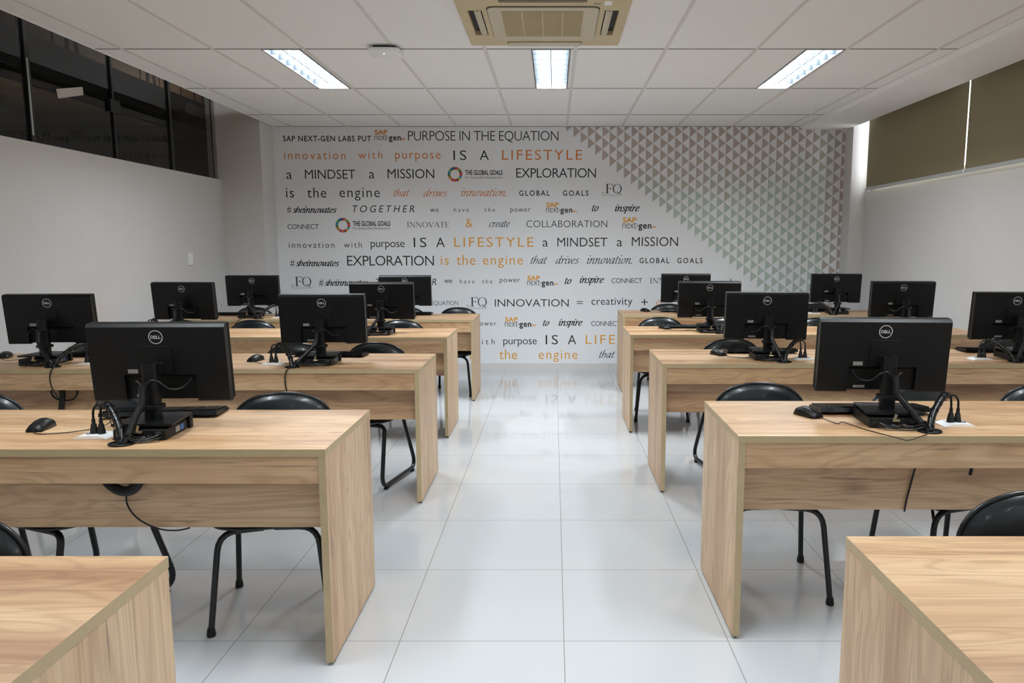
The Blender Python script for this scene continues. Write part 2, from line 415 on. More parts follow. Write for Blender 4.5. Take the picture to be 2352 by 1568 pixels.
# ---------------- bright window on the right behind the roller blinds
b = MB()
for z0, z1 in ((2.075, 2.12), (2.89, 2.93)): b.box(XR + .05, XR + .10, -2.6, 8.28, z0, z1, M['wframe'])
for y in (8.255, 8.13, 6.2, 4.3, 2.4, 0.5, -1.4): b.box(XR + .05, XR + .10, y - 0.022, y + 0.022, 2.075, 2.93, M['wframe'])
w2 = struct(b.build('window_2'))
h = MB(); h.rbox(XR + .03, XR + .05, 8.115, 8.15, 2.10, 2.17, M['ink2'], 0.006); h.build('window_handle', w2)
h = MB(); h.box(XR + .07, XR + .076, -2.6, 8.28, 2.12, 2.89, M['glass'])
blind_lab = ['brown roller blind nearest the printed wall, right of the bright gap', 'brown roller blind at the right picture edge']
y1 = 8.15
for k in range(5):
    y0 = y1 - 1.92
    t = thing('roller_blind', blind_lab[k] if k < 2 else 'brown roller blind further along the right window', 'blind', (3.40, (y0 + y1) / 2, 0), 0, 'roller blinds on the right window')
    hw = (y1 - y0) / 2
    f = MB(); f.box(-0.001, 0.001, -hw, hw, 2.06, 2.92, M['blind']); f.build('fabric', t)
    r = MB(); r.tube([(0.02, -hw, 2.94), (0.02, hw, 2.94)], 0.022, M['alu'], 12); r.build('roller', t)
    r = MB(); r.rbox(-0.012, 0.012, -hw, hw, 2.035, 2.065, M['bar'], 0.004); r.build('bottom_bar', t)
    if k == 0: r = MB(); r.box(-0.012, 0.04, hw - 0.03, hw, 2.02, 2.036, M['alu']); r.build('bar_clip', t)
    y1 = y0 - 0.02

# light switch and small socket plate on the left wall
t = thing('light_switch', 'white switch plate on the left wall above the desks', 'switch', (XL, 7.33, 1.308))
p = MB(); p.rbox(0, 0.010, -0.045, 0.045, -0.06, 0.06, M['white'], 0.003); p.build('plate', t)
p = MB(); p.rbox(0.010, 0.015, -0.014, 0.014, -0.025, 0.025, M['white'], 0.002); p.build('rocker', t)
t = thing('wall_socket', 'small pale socket plate low on the left wall beside a monitor', 'socket', (XL, 7.93, 0.80))
p = MB(); p.rbox(0, 0.010, -0.04, 0.04, -0.055, 0.055, M['wall'], 0.003); p.build('plate', t)
p = MB(); p.box(0.010, 0.011, -0.006, 0.006, -0.014, 0.014, M['ink3']); p.build('outlet', t)

# ------------------------------------------------------------------ ceiling lamps
lamp_lab = {(0, 1): 'recessed louvered ceiling lamp left of the air conditioner', (1, 1): 'recessed louvered ceiling lamp just behind the air conditioner', (2, 1): 'recessed louvered ceiling lamp nearest the blinds'}
def make_lamp(label):
    t = thing('ceiling_lamp', label, 'ceiling lamp', (0, 0, ZC), 0, 'recessed ceiling lamps')
    h = MB()   # housing open below
    h.box(-HX, HX, 0, LL, 0.085, 0.09, M['lamp_house'])
    for s in (-1, 1): h.box(s * HX - 0.002, s * HX + 0.002, 0, LL, -0.002, 0.09, M['lamp_house'])
    for y in (0, LL): h.box(-HX, HX, y - 0.002, y + 0.002, -0.002, 0.09, M['lamp_house'])
    h.build('housing', t)
    f = MB()
    for s in (-1, 1): f.box(s * HX - 0.006, s * HX + 0.006, -0.006, LL + 0.006, -0.004, 0.0, M['ink3'])
    for y in (0, LL): f.box(-HX, HX, y - 0.006, y + 0.006, -0.004, 0.0, M['ink3'])
    f.build('trim_frame', t)
    l = MB()
    for k in range(1, 8):
        y = LL * k / 8
        for s in (-1, 1):
            l.prism([(y - 0.0025, 0.004), (y + 0.0025, 0.004), (y + 0.0025, 0.042), (y - 0.0025, 0.042)], 'X', s * HX * 0.08, s * HX * 0.97, M['mirror'])
    l.prism([(-0.003, 0.004), (0.003, 0.004), (0.003, 0.044), (-0.003, 0.044)], 'Y', 0.002, LL - 0.002, M['mirror'])
    for s in (-1, 1): l.prism([(s * HX * 0.985, 0.002), (s * HX * 0.985 - s * 0.005, 0.002), (s * HX * 0.985, 0.036)], 'Y', 0.002, LL - 0.002, M['mirror'])
    l.build('louver', t)
    for s in (-1, 1):
        u = MB(); u.tube([(s * 0.062, 0.03, 0.066), (s * 0.062, LL - 0.03, 0.066)], 0.009, M['tube'], 10); u.build('fluorescent_tube', t)
    return t
lamp0 = make_lamp('')
for (x, y) in LAMPS:
    i = {-1.865: 0, -0.018: 1, 1.858: 2}[x]; j = {1.47: 0, 5.245: 1, -2.32: 2}[y]
    lab = lamp_lab.get((i, j), 'louvered ceiling lamp above or behind the camera, out of the picture')
    if x == -1.865 and y == 1.47:
        o = lamp0; o.location = (x, y, ZC); o['label'] = lab
    else:
        o = dup(lamp0, (x, y, ZC), 0, lab)
    ld = bpy.data.lights.new('lamp_light', 'AREA'); ld.shape = 'RECTANGLE'; ld.size = 0.22; ld.size_y = LL - 0.06
    ld.energy = LAMP_W[y]; ld.color = (0.90, 0.96, 1.0)
    lo = bpy.data.objects.new('lamp_light', ld); COL.objects.link(lo); lo.location = (x, y + LL / 2, ZC + 0.047)

# ------------------------------------------------------------------ air conditioner cassette
t = thing('air_conditioner', 'aged beige ceiling cassette air conditioner near the top edge', 'air conditioner', (-0.058, 4.555, ZC))
HA = 0.478
def rr(hx, hy, r, n=5):
    out = []
    for cx, cy, a0 in ((hx - r, hy - r, 0), (-hx + r, hy - r, 90), (-hx + r, -hy + r, 180), (hx - r, -hy + r, 270)):
        for k in range(n + 1):
            a = R(a0 + 90 * k / n); out.append((cx + r * math.cos(a), cy + r * math.sin(a)))
    return out
p = MB()
def ring(o_, i_, z0, z1, m):   # frame between two outlines of equal count
    n = len(o_)
    vs = [(x, y, z0) for x, y in o_] + [(x, y, z0) for x, y in i_] + [(x, y, z1) for x, y in o_] + [(x, y, z1) for x, y in i_]
    fs = []
    for k in range(n):
        a, c = k, (k + 1) % n
        fs += [(a, c, c + n, a + n), (a + 2 * n, a + 3 * n, c + 3 * n, c + 2 * n), (a, a + 2 * n, c + 2 * n, c), (a + n, c + n, c + 3 * n, a + 3 * n)]
    p.add(vs, fs, m)
slots = [(-0.24, 0.24, -0.445, -0.385), (-0.24, 0.24, 0.385, 0.445), (-0.425, -0.345, -0.24, 0.24), (0.345, 0.425, -0.24, 0.24)]
gx = sorted({-HA, HA} | {s[0] for s in slots} | {s[1] for s in slots}); gy = sorted({-HA, HA} | {s[2] for s in slots} | {s[3] for s in slots})
for i in range(len(gx) - 1):
    for j in range(len(gy) - 1):
        cx, cy = (gx[i] + gx[i + 1]) / 2, (gy[j] + gy[j + 1]) / 2
        if any(s[0] < cx < s[1] and s[2] < cy < s[3] for s in slots): continue
        p.box(gx[i], gx[i + 1], gy[j], gy[j + 1], -0.03, 0.0, M['beige'])
p.prism([(-HA, 0.0), (-HA - 0.012, -0.004), (-HA, -0.03)], 'Y', -HA, HA, M['beige']); p.prism([(HA, 0.0), (HA + 0.012, -0.004), (HA, -0.03)], 'Y', -HA, HA, M['beige'])
p.build('panel', t)
for s in slots:
    q = MB(); q.box(s[0], s[1], s[2], s[3], -0.004, 0.0, M['slot']); q.build('air_outlet', t)
fl = MB(); fl.prism([(-0.39, -0.028), (-0.37, -0.034), (-0.352, -0.028), (-0.37, -0.022)], 'Y', -0.23, 0.23, M['beige2']); fl.build('flap', t)
fl = MB(); fl.prism([(0.39, -0.028), (0.37, -0.034), (0.352, -0.028), (0.37, -0.022)], 'Y', -0.23, 0.23, M['beige2']); fl.build('flap', t)
fl = MB(); fl.rbox(-0.235, 0.235, 0.39, 0.47, -0.037, -0.029, M['beige2'], 0.003); fl.build('flap', t)
fl = MB(); fl.rbox(-0.235, 0.235, -0.388, -0.380, -0.036, -0.02, M['beige2'], 0.003); fl.build('flap', t)
q = MB(); q.prism(rr(0.315, 0.315, 0.04), 'Z', -0.0325, -0.0295, M['slot']); q.prism(rr(0.311, 0.311, 0.038), 'Z', -0.038, -0.0325, M['beige2']); q.build('intake_cover', t)
q = MB(); q.box(-0.235, 0.225, -0.255, 0.235, -0.039, -0.0375, M['grille'])
for k in range(48): q.box(-0.235, 0.225, -0.252 + k * 0.0102, -0.2475 + k * 0.0102, -0.041, -0.039, M['beige'])
for x in (-0.12, -0.005, 0.11): q.box(x - 0.003, x + 0.003, -0.255, 0.235, -0.0416, -0.039, M['beige'])
q.build('intake_grille', t)
q = MB(); q.box(0.335, 0.375, -0.40, -0.335, -0.0315, -0.03, M['white']); q.build('white_sticker', t)
q = MB(); q.box(0.275, 0.315, -0.365, -0.34, -0.0315, -0.03, M['sticker']); q.build('grey_sticker', t)

# wifi access point
t = thing('access_point', 'white rounded access point on the ceiling left of the air conditioner', 'access point', (-1.14, 5.21, ZC))
def squircle(h, z, n=32, e=4.0):
    return [(math.copysign(abs(math.cos(2 * math.pi * k / n)) ** (2 / e), math.cos(2 * math.pi * k / n)) * h, math.copysign(abs(math.sin(2 * math.pi * k / n)) ** (2 / e), math.sin(2 * math.pi * k / n)) * h, z) for k in range(n)]
q = MB(); lv = [squircle(0.095, -0.018), squircle(0.11, -0.022), squircle(0.112, -0.034), squircle(0.104, -0.046), squircle(0.08, -0.052), squircle(0.03, -0.054)]
n = 32; vs = [p for l in lv for p in l]; fs = [(i * n + k, i * n + (k + 1) % n, (i + 1) * n + (k + 1) % n, (i + 1) * n + k) for i in range(len(lv) - 1) for k in range(n)]
q.add(vs, fs, M['white'], True); q.add(lv[-1], [tuple(range(n))], M['white']); q.add(lv[0], [tuple(range(n))], M['white']); q.build('body', t)
q = MB(); q.box(-0.07, 0.07, -0.07, 0.07, -0.02, 0.0, M['ink2']); q.build('mounting_plate', t)
q = MB(); q.box(-0.004, 0.004, -0.062, -0.054, -0.054, -0.0515, M['led']); q.build('status_light', t)
# ------------------------------------------------------------------ lettering printed on the wall
# (row, text, style, ink, left x, right x, baseline z, top z) in metres on the wall
WORDS = [
 (1, 'SAP NEXT-GEN LABS PUT', 'b2', 'K', -3.043, -2.051, 2.604, 2.665),
 (1, 'SAP', 'B', 'O', -2.009, -1.868, 2.678, 2.729),
 (1, 'next-', 't', 'G', -2.013, -1.849, 2.615, 2.675),
 (1, 'gen', 'b', 'G', -1.852, -1.717, 2.615, 2.659),
 (1, '>>', 'A', 'O', -1.71, -1.671, 2.616, 2.643),
 (1, 'PURPOSE IN THE EQUATION', 't', 'K', -1.635, 0.055, 2.61, 2.717),
 (2, 'innovation', 'r', 'O', -3.04, -2.348, 2.406, 2.491),
 (2, 'with', 'r', 'O', -2.202, -1.932, 2.412, 2.498),
 (2, 'purpose', 'r', 'O', -1.787, -1.274, 2.412, 2.476),
 (2, 'IS', 'r', 'K', -1.129, -0.983, 2.398, 2.504),
 (2, 'A', 'r', 'K', -0.833, -0.73, 2.398, 2.504),
 (2, 'LIFESTYLE', 'r', 'O', -0.581, 0.321, 2.4, 2.51),
 (3, 'a', 'r', 'K', -3.023, -2.96, 2.188, 2.259),
 (3, 'MINDSET', 'r', 'K', -2.812, -2.243, 2.19, 2.292),
 (3, 'a', 'r', 'K', -2.088, -2.027, 2.194, 2.264),
 (3, 'MISSION', 'r', 'K', -1.878, -1.35, 2.195, 2.299),
 (3, 'ring', 'R', 'O', -1.198, -1.033, 2.159, 2.321),
 (3, 'THE GLOBAL GOALS', 'c', 'K', -1.001, -0.578, 2.234, 2.287),
 (3, 'For Sustainable Development', 'r', 'G', -0.999, -0.578, 2.194, 2.219),
 (3, 'EXPLORATION', 'r', 'K', -0.422, 0.479, 2.203, 2.308),
 (4, 'is', 'r', 'K', -3.036, -2.947, 1.981, 2.086),
 (4, 'the', 'r', 'K', -2.796, -2.579, 1.981, 2.092),
 (4, 'engine', 'r', 'K', -2.43, -1.972, 1.985, 2.089),
 (4, 'that', 'i', 'O', -1.818, -1.629, 1.994, 2.086),
 (4, 'drives', 'i', 'O', -1.477, -1.203, 1.994, 2.086),
 (4, 'innovation.', 'i', 'O', -1.054, -0.534, 1.996, 2.086),
 (4, 'GLOBAL', 'b2', 'K', -0.39, -0.043, 2.002, 2.062),
 (4, 'GOALS', 'b2', 'K', 0.105, 0.396, 2.002, 2.062),
 (4, 'F', 'F', 'G', 0.588, 0.672, 2.027, 2.133),
 (4, 'Q', 'F', 'G', 0.671, 0.773, 2.027, 2.133),
 (4, 'the', 'i', 'L', 0.546, 0.58, 2.025, 2.054),
 (4, 'FEMALE QUOTIENT', 't', 'L', 0.543, 0.774, 1.998, 2.016),
 (5, '#', 'r', 'K', -3.034, -2.985, 1.811, 1.882),
 (5, 'sheinnovates', 's', 'K', -2.972, -2.465, 1.811, 1.884),
 (5, 'TOGETHER', 'I', 'K', -2.288, -1.584, 1.817, 1.894),
 (5, 'we', 'r', 'K', -1.405, -1.307, 1.819, 1.857),
 (5, 'have', 'r', 'K', -1.134, -0.964, 1.822, 1.87),
 (5, 'the', 'r', 'K', -0.786, -0.667, 1.822, 1.87),
 (5, 'power', 'r', 'K', -0.492, -0.264, 1.822, 1.859),
 (5, 'SAP', 'B', 'Y', -0.084, 0.058, 1.875, 1.928),
 (5, 'next-', 't', 'G', -0.086, 0.08, 1.814, 1.875),
 (5, 'gen', 'b', 'G', 0.077, 0.213, 1.814, 1.858),
 (5, '>>', 'A', 'Y', 0.221, 0.26, 1.815, 1.842),
 (5, 'to', 's', 'K', 0.435, 0.513, 1.828, 1.901),
 (5, 'inspire', 's', 'K', 0.696, 0.979, 1.828, 1.904),
 (6, 'CONNECT', 'r', 'K', -3.036, -2.681, 1.628, 1.682),
 (6, 'ring', 'R', 'O', -2.488, -2.321, 1.589, 1.754),
 (6, 'THE GLOBAL GOALS', 'c', 'K', -2.29, -1.863, 1.664, 1.718),
 (6, 'For Sustainable Development', 'r', 'G', -2.288, -1.864, 1.624, 1.65),
 (6, 'INNOVATE', 'S', 'K', -1.671, -1.194, 1.647, 1.709),
 (6, '&', 'r', 'Y', -1.004, -0.924, 1.647, 1.745),
 (6, 'create', 'h', 'K', -0.734, -0.499, 1.65, 1.725),
 (6, 'COLLABORATION', 't', 'K', -0.309, 0.612, 1.647, 1.725),
 (6, 'SAP', 'B', 'Y', 0.788, 0.945, 1.703, 1.761),
 (6, 'next-', 't', 'G', 0.787, 0.97, 1.634, 1.702),
 (6, 'gen', 'b', 'G', 0.967, 1.117, 1.634, 1.684),
 (6, '>>', 'A', 'Y', 1.125, 1.169, 1.636, 1.665),
 (7, 'innovation', 'r', 'K', -3.03, -2.509, 1.415, 1.479),
 (7, 'with', 'r', 'K', -2.401, -2.197, 1.418, 1.484),
 (7, 'purpose', 'r', 'K', -2.094, -1.706, 1.423, 1.483),
 (7, 'IS', 'r', 'K', -1.601, -1.455, 1.423, 1.531),
 (7, 'A', 'r', 'K', -1.344, -1.245, 1.423, 1.531),
 (7, 'LIFESTYLE', 'r', 'Y', -1.137, -0.232, 1.427, 1.535),
 (7, 'a', 'r', 'K', -0.126, -0.065, 1.43, 1.499),
 (7, 'MINDSET', 'r', 'K', 0.043, 0.614, 1.43, 1.531),
 (7, 'a', 'r', 'K', 0.724, 0.785, 1.432, 1.502),
 (7, 'MISSION', 'r', 'K', 0.895, 1.424, 1.435, 1.538),
 (8, '#', 'r', 'K', -3.025, -2.975, 1.207, 1.279),
 (8, 'sheinnovates', 's', 'K', -2.962, -2.459, 1.207, 1.281),
 (8, 'EXPLORATION', 'r', 'K', -2.37, -1.374, 1.213, 1.326),
 (8, 'is', 'r', 'Y', -1.294, -1.205, 1.222, 1.326),
 (8, 'the', 'r', 'Y', -1.115, -0.898, 1.222, 1.336),
 (8, 'engine', 'r', 'Y', -0.811, -0.353, 1.224, 1.328),
 (8, 'that', 'i', 'K', -0.264, -0.069, 1.234, 1.331),
 (8, 'drives', 'i', 'K', 0.023, 0.295, 1.234, 1.331),
 (8, 'innovation.', 'i', 'K', 0.382, 0.901, 1.234, 1.331),
 (8, 'GLOBAL', 'b2', 'K', 0.986, 1.328, 1.242, 1.301),
 (8, 'GOALS', 'b2', 'K', 1.419, 1.711, 1.242, 1.301),
 (9, 'F', 'F', 'G', -2.98, -2.894, 0.977, 1.085),
 (9, 'Q', 'F', 'G', -2.896, -2.792, 0.977, 1.085),
 (9, 'the', 'i', 'L', -3.023, -2.988, 0.976, 1.005),
 (9, 'FEMALE QUOTIENT', 't', 'L', -3.027, -2.793, 0.947, 0.966),
 (9, '#', 'r', 'K', -2.703, -2.653, 0.983, 1.054),
 (9, 'sheinnovates', 's', 'K', -2.641, -2.137, 0.983, 1.057),
 (9, 'TOGETHER', 'I', 'K', -2.048, -1.349, 0.99, 1.064),
 (9, 'we', 'r', 'K', -1.26, -1.167, 1.013, 1.053),
 (9, 'have', 'r', 'K', -1.08, -0.911, 1.009, 1.057),
 (9, 'the', 'r', 'K', -0.822, -0.705, 1.009, 1.057),
 (9, 'power', 'r', 'K', -0.62, -0.389, 1.022, 1.06),
 (9, 'SAP', 'B', 'Y', -0.302, -0.157, 1.045, 1.098),
 (9, 'next-', 't', 'G', -0.304, -0.136, 0.986, 1.048),
 (9, 'gen', 'b', 'G', -0.139, -0.001, 0.986, 1.032),
 (9, '>>', 'A', 'Y', 0.007, 0.047, 0.987, 1.015),
 (9, 'to', 's', 'K', 0.127, 0.206, 1.003, 1.073),
 (9, 'inspire', 's', 'K', 0.299, 0.58, 1.015, 1.092),
 (9, 'CONNECT', 'r', 'K', 0.667, 1.019, 1.013, 1.069),
 (9, 'INNOVATE', 'S', 'K', 1.112, 1.593, 1.009, 1.073),
 (9, '&', 'r', 'Y', 1.684, 1.764, 1.007, 1.102),
 (9, 'create', 'h', 'K', 1.851, 2.087, 0.962, 1.067),
 (10, 'THE', 't', 'K', -1.609, -1.506, 0.756, 0.791),
 (10, 'EQUATION', 't', 'K', -1.409, -1.104, 0.757, 0.806),
 (10, 'F', 'F', 'G', -0.961, -0.876, 0.743, 0.849),
 (10, 'Q', 'F', 'G', -0.877, -0.772, 0.743, 0.849),
 (10, 'the', 'i', 'L', -1.004, -0.97, 0.742, 0.771),
 (10, 'FEMALE QUOTIENT', 't', 'L', -1.008, -0.773, 0.713, 0.732),
 (10, 'INNOVATION', 'r', 'K', -0.68, 0.175, 0.742, 0.827),
 (10, '=', 'r', 'K', 0.268, 0.339, 0.772, 0.804),
 (10, 'creativity', 'r', 'K', 0.438, 0.911, 0.762, 0.843),
 (10, '+', 'r', 'K', 1.014, 1.087, 0.757, 0.83),
 (10, 'ec', 'i', 'O', 1.186, 1.287, 0.763, 0.819),
 (11, 'power', 'r', 'K', -0.902, -0.663, 0.52, 0.557),
 (11, 'SAP', 'B', 'Y', -0.562, -0.416, 0.568, 0.619),
 (11, 'next-', 't', 'G', -0.564, -0.394, 0.507, 0.571),
 (11, 'gen', 'b', 'G', -0.398, -0.259, 0.507, 0.554),
 (11, '>>', 'A', 'Y', -0.251, -0.211, 0.509, 0.537),
 (11, 'to', 's', 'K', -0.124, -0.05, 0.517, 0.586),
 (11, 'inspire', 's', 'K', 0.057, 0.336, 0.52, 0.596),
 (11, 'CONNECT', 'r', 'K', 0.436, 0.771, 0.517, 0.572),
 (12, 'innovation', 'r', 'K', -1.57, -1.037, 0.301, 0.365),
 (12, 'with', 'r', 'K', -0.936, -0.688, 0.301, 0.367),
 (12, 'purpose', 'r', 'K', -0.585, -0.196, 0.301, 0.36),
 (12, 'IS', 'r', 'K', -0.092, 0.051, 0.301, 0.41),
 (12, 'A', 'r', 'K', 0.166, 0.263, 0.301, 0.41),
 (12, 'LIFESTYLE', 'r', 'Y', 0.374, 1.281, 0.305, 0.412),
 (13, 'is', 'r', 'Y', -0.979, -0.887, 0.126, 0.232),
 (13, 'the', 'r', 'Y', -0.634, -0.423, 0.126, 0.24),
 (13, 'engine', 'r', 'Y', -0.174, 0.28, 0.129, 0.232),
 (13, 'that', 'i', 'K', 0.531, 0.721, 0.142, 0.237),
 (13, 'drives', 'i', 'K', 0.857, 1.131, 0.142, 0.237),
]

INK = {'K': M['ink'], 'G': M['ink2'], 'L': M['ink3'], 'O': M['orange'], 'Y': M['amber']}
_cache = {}
def text_mesh(txt, offset, track, shear=0.0):
    key = (txt, offset, round(track, 3), shear)
    if key in _cache: return _cache[key]
    cu = bpy.data.curves.new('t', 'FONT'); cu.body = txt; cu.size = 1.0; cu.offset = offset; cu.space_character = track; cu.resolution_u = 3; cu.shear = shear; cu.fill_mode = 'FRONT'
    ob = bpy.data.objects.new('t', cu); COL.objects.link(ob)
    dg = bpy.context.evaluated_depsgraph_get(); me = ob.evaluated_get(dg).to_mesh()
    vs = [tuple(v.co) for v in me.vertices]; fs = [tuple(p.vertices) for p in me.polygons]
    ob.evaluated_get(dg).to_mesh_clear(); bpy.data.objects.remove(ob); bpy.data.curves.remove(cu)
    _cache[key] = (vs, fs); return vs, fs
def ext(vs): 
    xs_ = [v[0] for v in vs]; ys_ = [v[1] for v in vs]; return min(xs_), max(xs_), min(ys_), max(ys_)

# own letter skeletons for the italic, script, hand and roman faces
IT = {
 'a': ([[(.50,.80),(.36,.97),(.16,.75),(.06,.35),(.12,.04),(.27,.06),(.44,.45),(.52,.85)],[(.54,.98),(.48,.45),(.47,.10),(.54,.02),(.66,.18)]],.66),
 'c': ([[(.44,.82),(.34,.97),(.14,.75),(.06,.35),(.14,.03),(.30,.04),(.46,.22)]],.5),
 'd': ([[(.50,.80),(.36,.97),(.16,.75),(.06,.35),(.12,.04),(.27,.06),(.44,.45),(.52,.85)],[(.58,1.6),(.52,.8),(.48,.12),(.55,.02),(.66,.18)]],.68),
 'e': ([[(.08,.42),(.30,.52),(.42,.75),(.34,.97),(.16,.80),(.06,.40),(.13,.04),(.28,.03),(.44,.22)]],.5),
 'h': ([[(.14,1.6),(.08,.8),(.04,0)],[(.08,.45),(.24,.85),(.38,.97),(.46,.80),(.44,.35),(.34,.03)]],.58),
 'i': ([[(.02,.78),(.12,.97),(.14,.75),(.10,.15),(.18,.02),(.30,.18)],[(.20,1.38),(.215,1.42)]],.32),
 'n': ([[(.02,.80),(.12,.97),(.13,.6),(.09,0)],[(.12,.45),(.28,.85),(.42,.97),(.49,.8),(.45,.3),(.48,.04),(.56,.03),(.66,.18)]],.66),
 'o': ([[(.32,.97),(.14,.78),(.06,.38),(.16,.03),(.34,.1),(.48,.5),(.44,.88),(.32,.97)]],.56),
 'p': ([[(.02,.8),(.12,.97),(.13,.6),(.06,-.5)],[(.12,.4),(.26,.85),(.42,.97),(.5,.65),(.42,.2),(.26,.02),(.10,.12)]],.58),
 'r': ([[(.02,.8),(.12,.97),(.13,.6),(.09,0)],[(.12,.5),(.24,.85),(.36,.97),(.42,.88)]],.44),
 's': ([[(.38,.85),(.28,.97),(.12,.85),(.16,.6),(.32,.4),(.32,.12),(.18,.02),(.03,.15)]],.42),
 't': ([[(.20,1.32),(.14,.8),(.12,.2),(.18,.02),(.32,.18)],[(.0,.93),(.36,.97)]],.38),
 'v': ([[(.02,.82),(.12,.97),(.18,.6),(.2,.02),(.38,.4),(.46,.8),(.42,.97)]],.5),
 '.': ([[(.1,.04),(.115,.07)]],.22)}
def oval(cx, cy, rx, ry, n=20): return [(cx + rx * math.sin(2 * math.pi * k / n), cy + ry * math.cos(2 * math.pi * k / n)) for k in range(n + 1)]
TH, TN = .10, .042
def sf(x, y, w=.26): return ([(x - w / 2, y), (x + w / 2, y)], TN)
ROM = {
 'I': ([([(.16,0),(.16,1)],TH), sf(.16,.02), sf(.16,.98)],.36),
 'N': ([([(.12,0),(.12,1)],TN),([(.74,0),(.74,1)],TN),([(.12,1),(.74,0)],TH), sf(.12,.02,.22), sf(.74,.98,.22), sf(.08,.98,.16)],.88),
 'O': (['O'],.92), 'Q': (['O',([(.40,.14),(.58,.10),(.78,-.13)],.05),([(.42,.22),(.72,-.02)],.03)],.96),
 'V': ([([(.08,1),(.40,0)],TH),([(.40,0),(.72,1)],TN), sf(.08,.98,.24), sf(.72,.98,.22)],.78),
 'A': ([([(.06,0),(.40,1)],TN),([(.38,1),(.74,0)],TH),([(.18,.36),(.60,.36)],TN), sf(.07,.02,.22), sf(.74,.02,.24)],.82),
 'T': ([([(.34,0),(.34,1)],TH), sf(.34,.02,.28),([(.02,.98),(.66,.98)],TN),([(.02,1),(.02,.78)],TN),([(.66,1),(.66,.78)],TN)],.70),
 'E': ([([(.14,0),(.14,1)],TH),([(.02,.02),(.58,.02)],TN),([(.02,.98),(.54,.98)],TN),([(.14,.52),(.42,.52)],TN),([(.58,0),(.58,.24)],TN),([(.54,1),(.54,.78)],TN),([(.42,.42),(.42,.62)],TN)],.66),
 'F': ([([(.16,0),(.16,1)],TH*1.15), sf(.16,.02,.30),([(.02,.98),(.60,.98)],TN),([(.16,.52),(.44,.52)],TN),([(.60,1),(.60,.74)],TN),([(.44,.40),(.44,.64)],TN)],.66)}
def ribbon(path, w, V, F):
    for i in range(len(path) - 1):
        p, q = Vector(path[i]).to_2d(), Vector(path[i + 1]).to_2d(); d = q - p
        if d.length < 1e-6: continue
        n_ = Vector((-d.y, d.x)).normalized() * w / 2; e = d.normalized() * w * 0.12 if len(path) > 2 else Vector((0, 0))
        o_ = len(V); V += [tuple(p - n_ - e), tuple(q - n_ + e), tuple(q + n_ + e), tuple(p + n_ - e)]; F.append((o_, o_ + 1, o_ + 2, o_ + 3))
def nib(path, w, th, ang, V, F):
    A = Vector((math.cos(ang), math.sin(ang))) * w / 2; B = Vector((-math.sin(ang), math.cos(ang))) * th / 2
    for i in range(len(path) - 1):
        p, q = Vector(path[i]).to_2d(), Vector(path[i + 1]).to_2d()
        for X_ in (A, B, (A + B) * .8, (A - B) * .8):
            o_ = len(V); V += [tuple(p - X_), tuple(q - X_), tuple(q + X_), tuple(p + X_)]; F.append((o_, o_ + 1, o_ + 2, o_ + 3))
def own_face(txt, st):
    V, F = [], []; x = 0.0
    for ch in txt:
        if st in 'ish':
            strokes, adv = IT[ch]
            w, th, ang, sh, sp = {'i': (.115, .045, R(28), .22, 1.0), 's': (.155, .08, R(25), .18, .95), 'h': (.09, .065, R(35), .16, .92)}[st]
            for s_ in strokes:
                pth = spline([(a, c_, 0) for a, c_ in s_], 6)
                if ch in 'i.' and len(s_) == 2:
                    cx_, cy_ = x + s_[0][0] * sp + s_[0][1] * sh, (s_[0][1] if st != 's' or s_[0][1] < 1 else 1 + (s_[0][1] - 1) * .72) + .03; o_ = len(V); rd = w * .62 + .01
                    V += [(cx_ + rd * math.cos(math.pi * k / 5), cy_ + rd * math.sin(math.pi * k / 5)) for k in range(10)]; F.append(tuple(range(o_, o_ + 10))); continue
                if st == 's': pth = [Vector((p.x, p.y if p.y < 1 else 1 + (p.y - 1) * .72, 0)) for p in pth]
                nib([(x + p.x * sp + p.y * sh, p.y) for p in pth], w if not (ch in 'i.' and len(s_) == 2) else w * 1.3, th if not (ch in 'i.' and len(s_) == 2) else w * 1.1, ang, V, F)
            x += adv * sp * (1.06 if st == 'i' else 1.0)
        else:
            strokes, adv = ROM[ch]
            for s_ in strokes:
                if s_ == 'O':
                    n_ = 36
                    for k in range(n_):
                        a0, a1 = 2 * math.pi * k / n_, 2 * math.pi * (k + 1) / n_
                        o_ = len(V); V += [(x + .45 + .42 * math.sin(a0), .5 + .52 * math.cos(a0)), (x + .45 + .42 * math.sin(a1), .5 + .52 * math.cos(a1)), (x + .45 + .315 * math.sin(a1), .5 + .48 * math.cos(a1)), (x + .45 + .315 * math.sin(a0), .5 + .48 * math.cos(a0))]; F.append((o_, o_ + 1, o_ + 2, o_ + 3))
                else: ribbon([(x + a, c_) for a, c_ in s_[0]], s_[1], V, F)
            x += adv + .06
    return V, F
SDG = [(229,36,59),(221,166,58),(76,159,56),(197,25,45),(255,58,33),(38,189,226),(252,195,11),(162,25,66),(253,105,37),(221,19,103),(253,157,36),(191,139,46),(63,126,68),(10,151,217),(86,192,43),(0,104,157),(25,72,106)]
SDGM = [mat('ring_ink', tuple(int(v * .86) for v in c), 0.6) for c in SDG]
ZB = YB - 0.0016
rows = {}
OFF = {'r': -0.005, 't': -0.012, 'b': 0.026, 'B': 0.030, 'b2': 0.012, 'c': 0.022, 'I': -0.002}
ASP = {'r': 0.97, 't': 0.97, 'b': 0.97, 'B': 1.2, 'b2': 0.9, 'c': 0.62, 'I': 0.97}
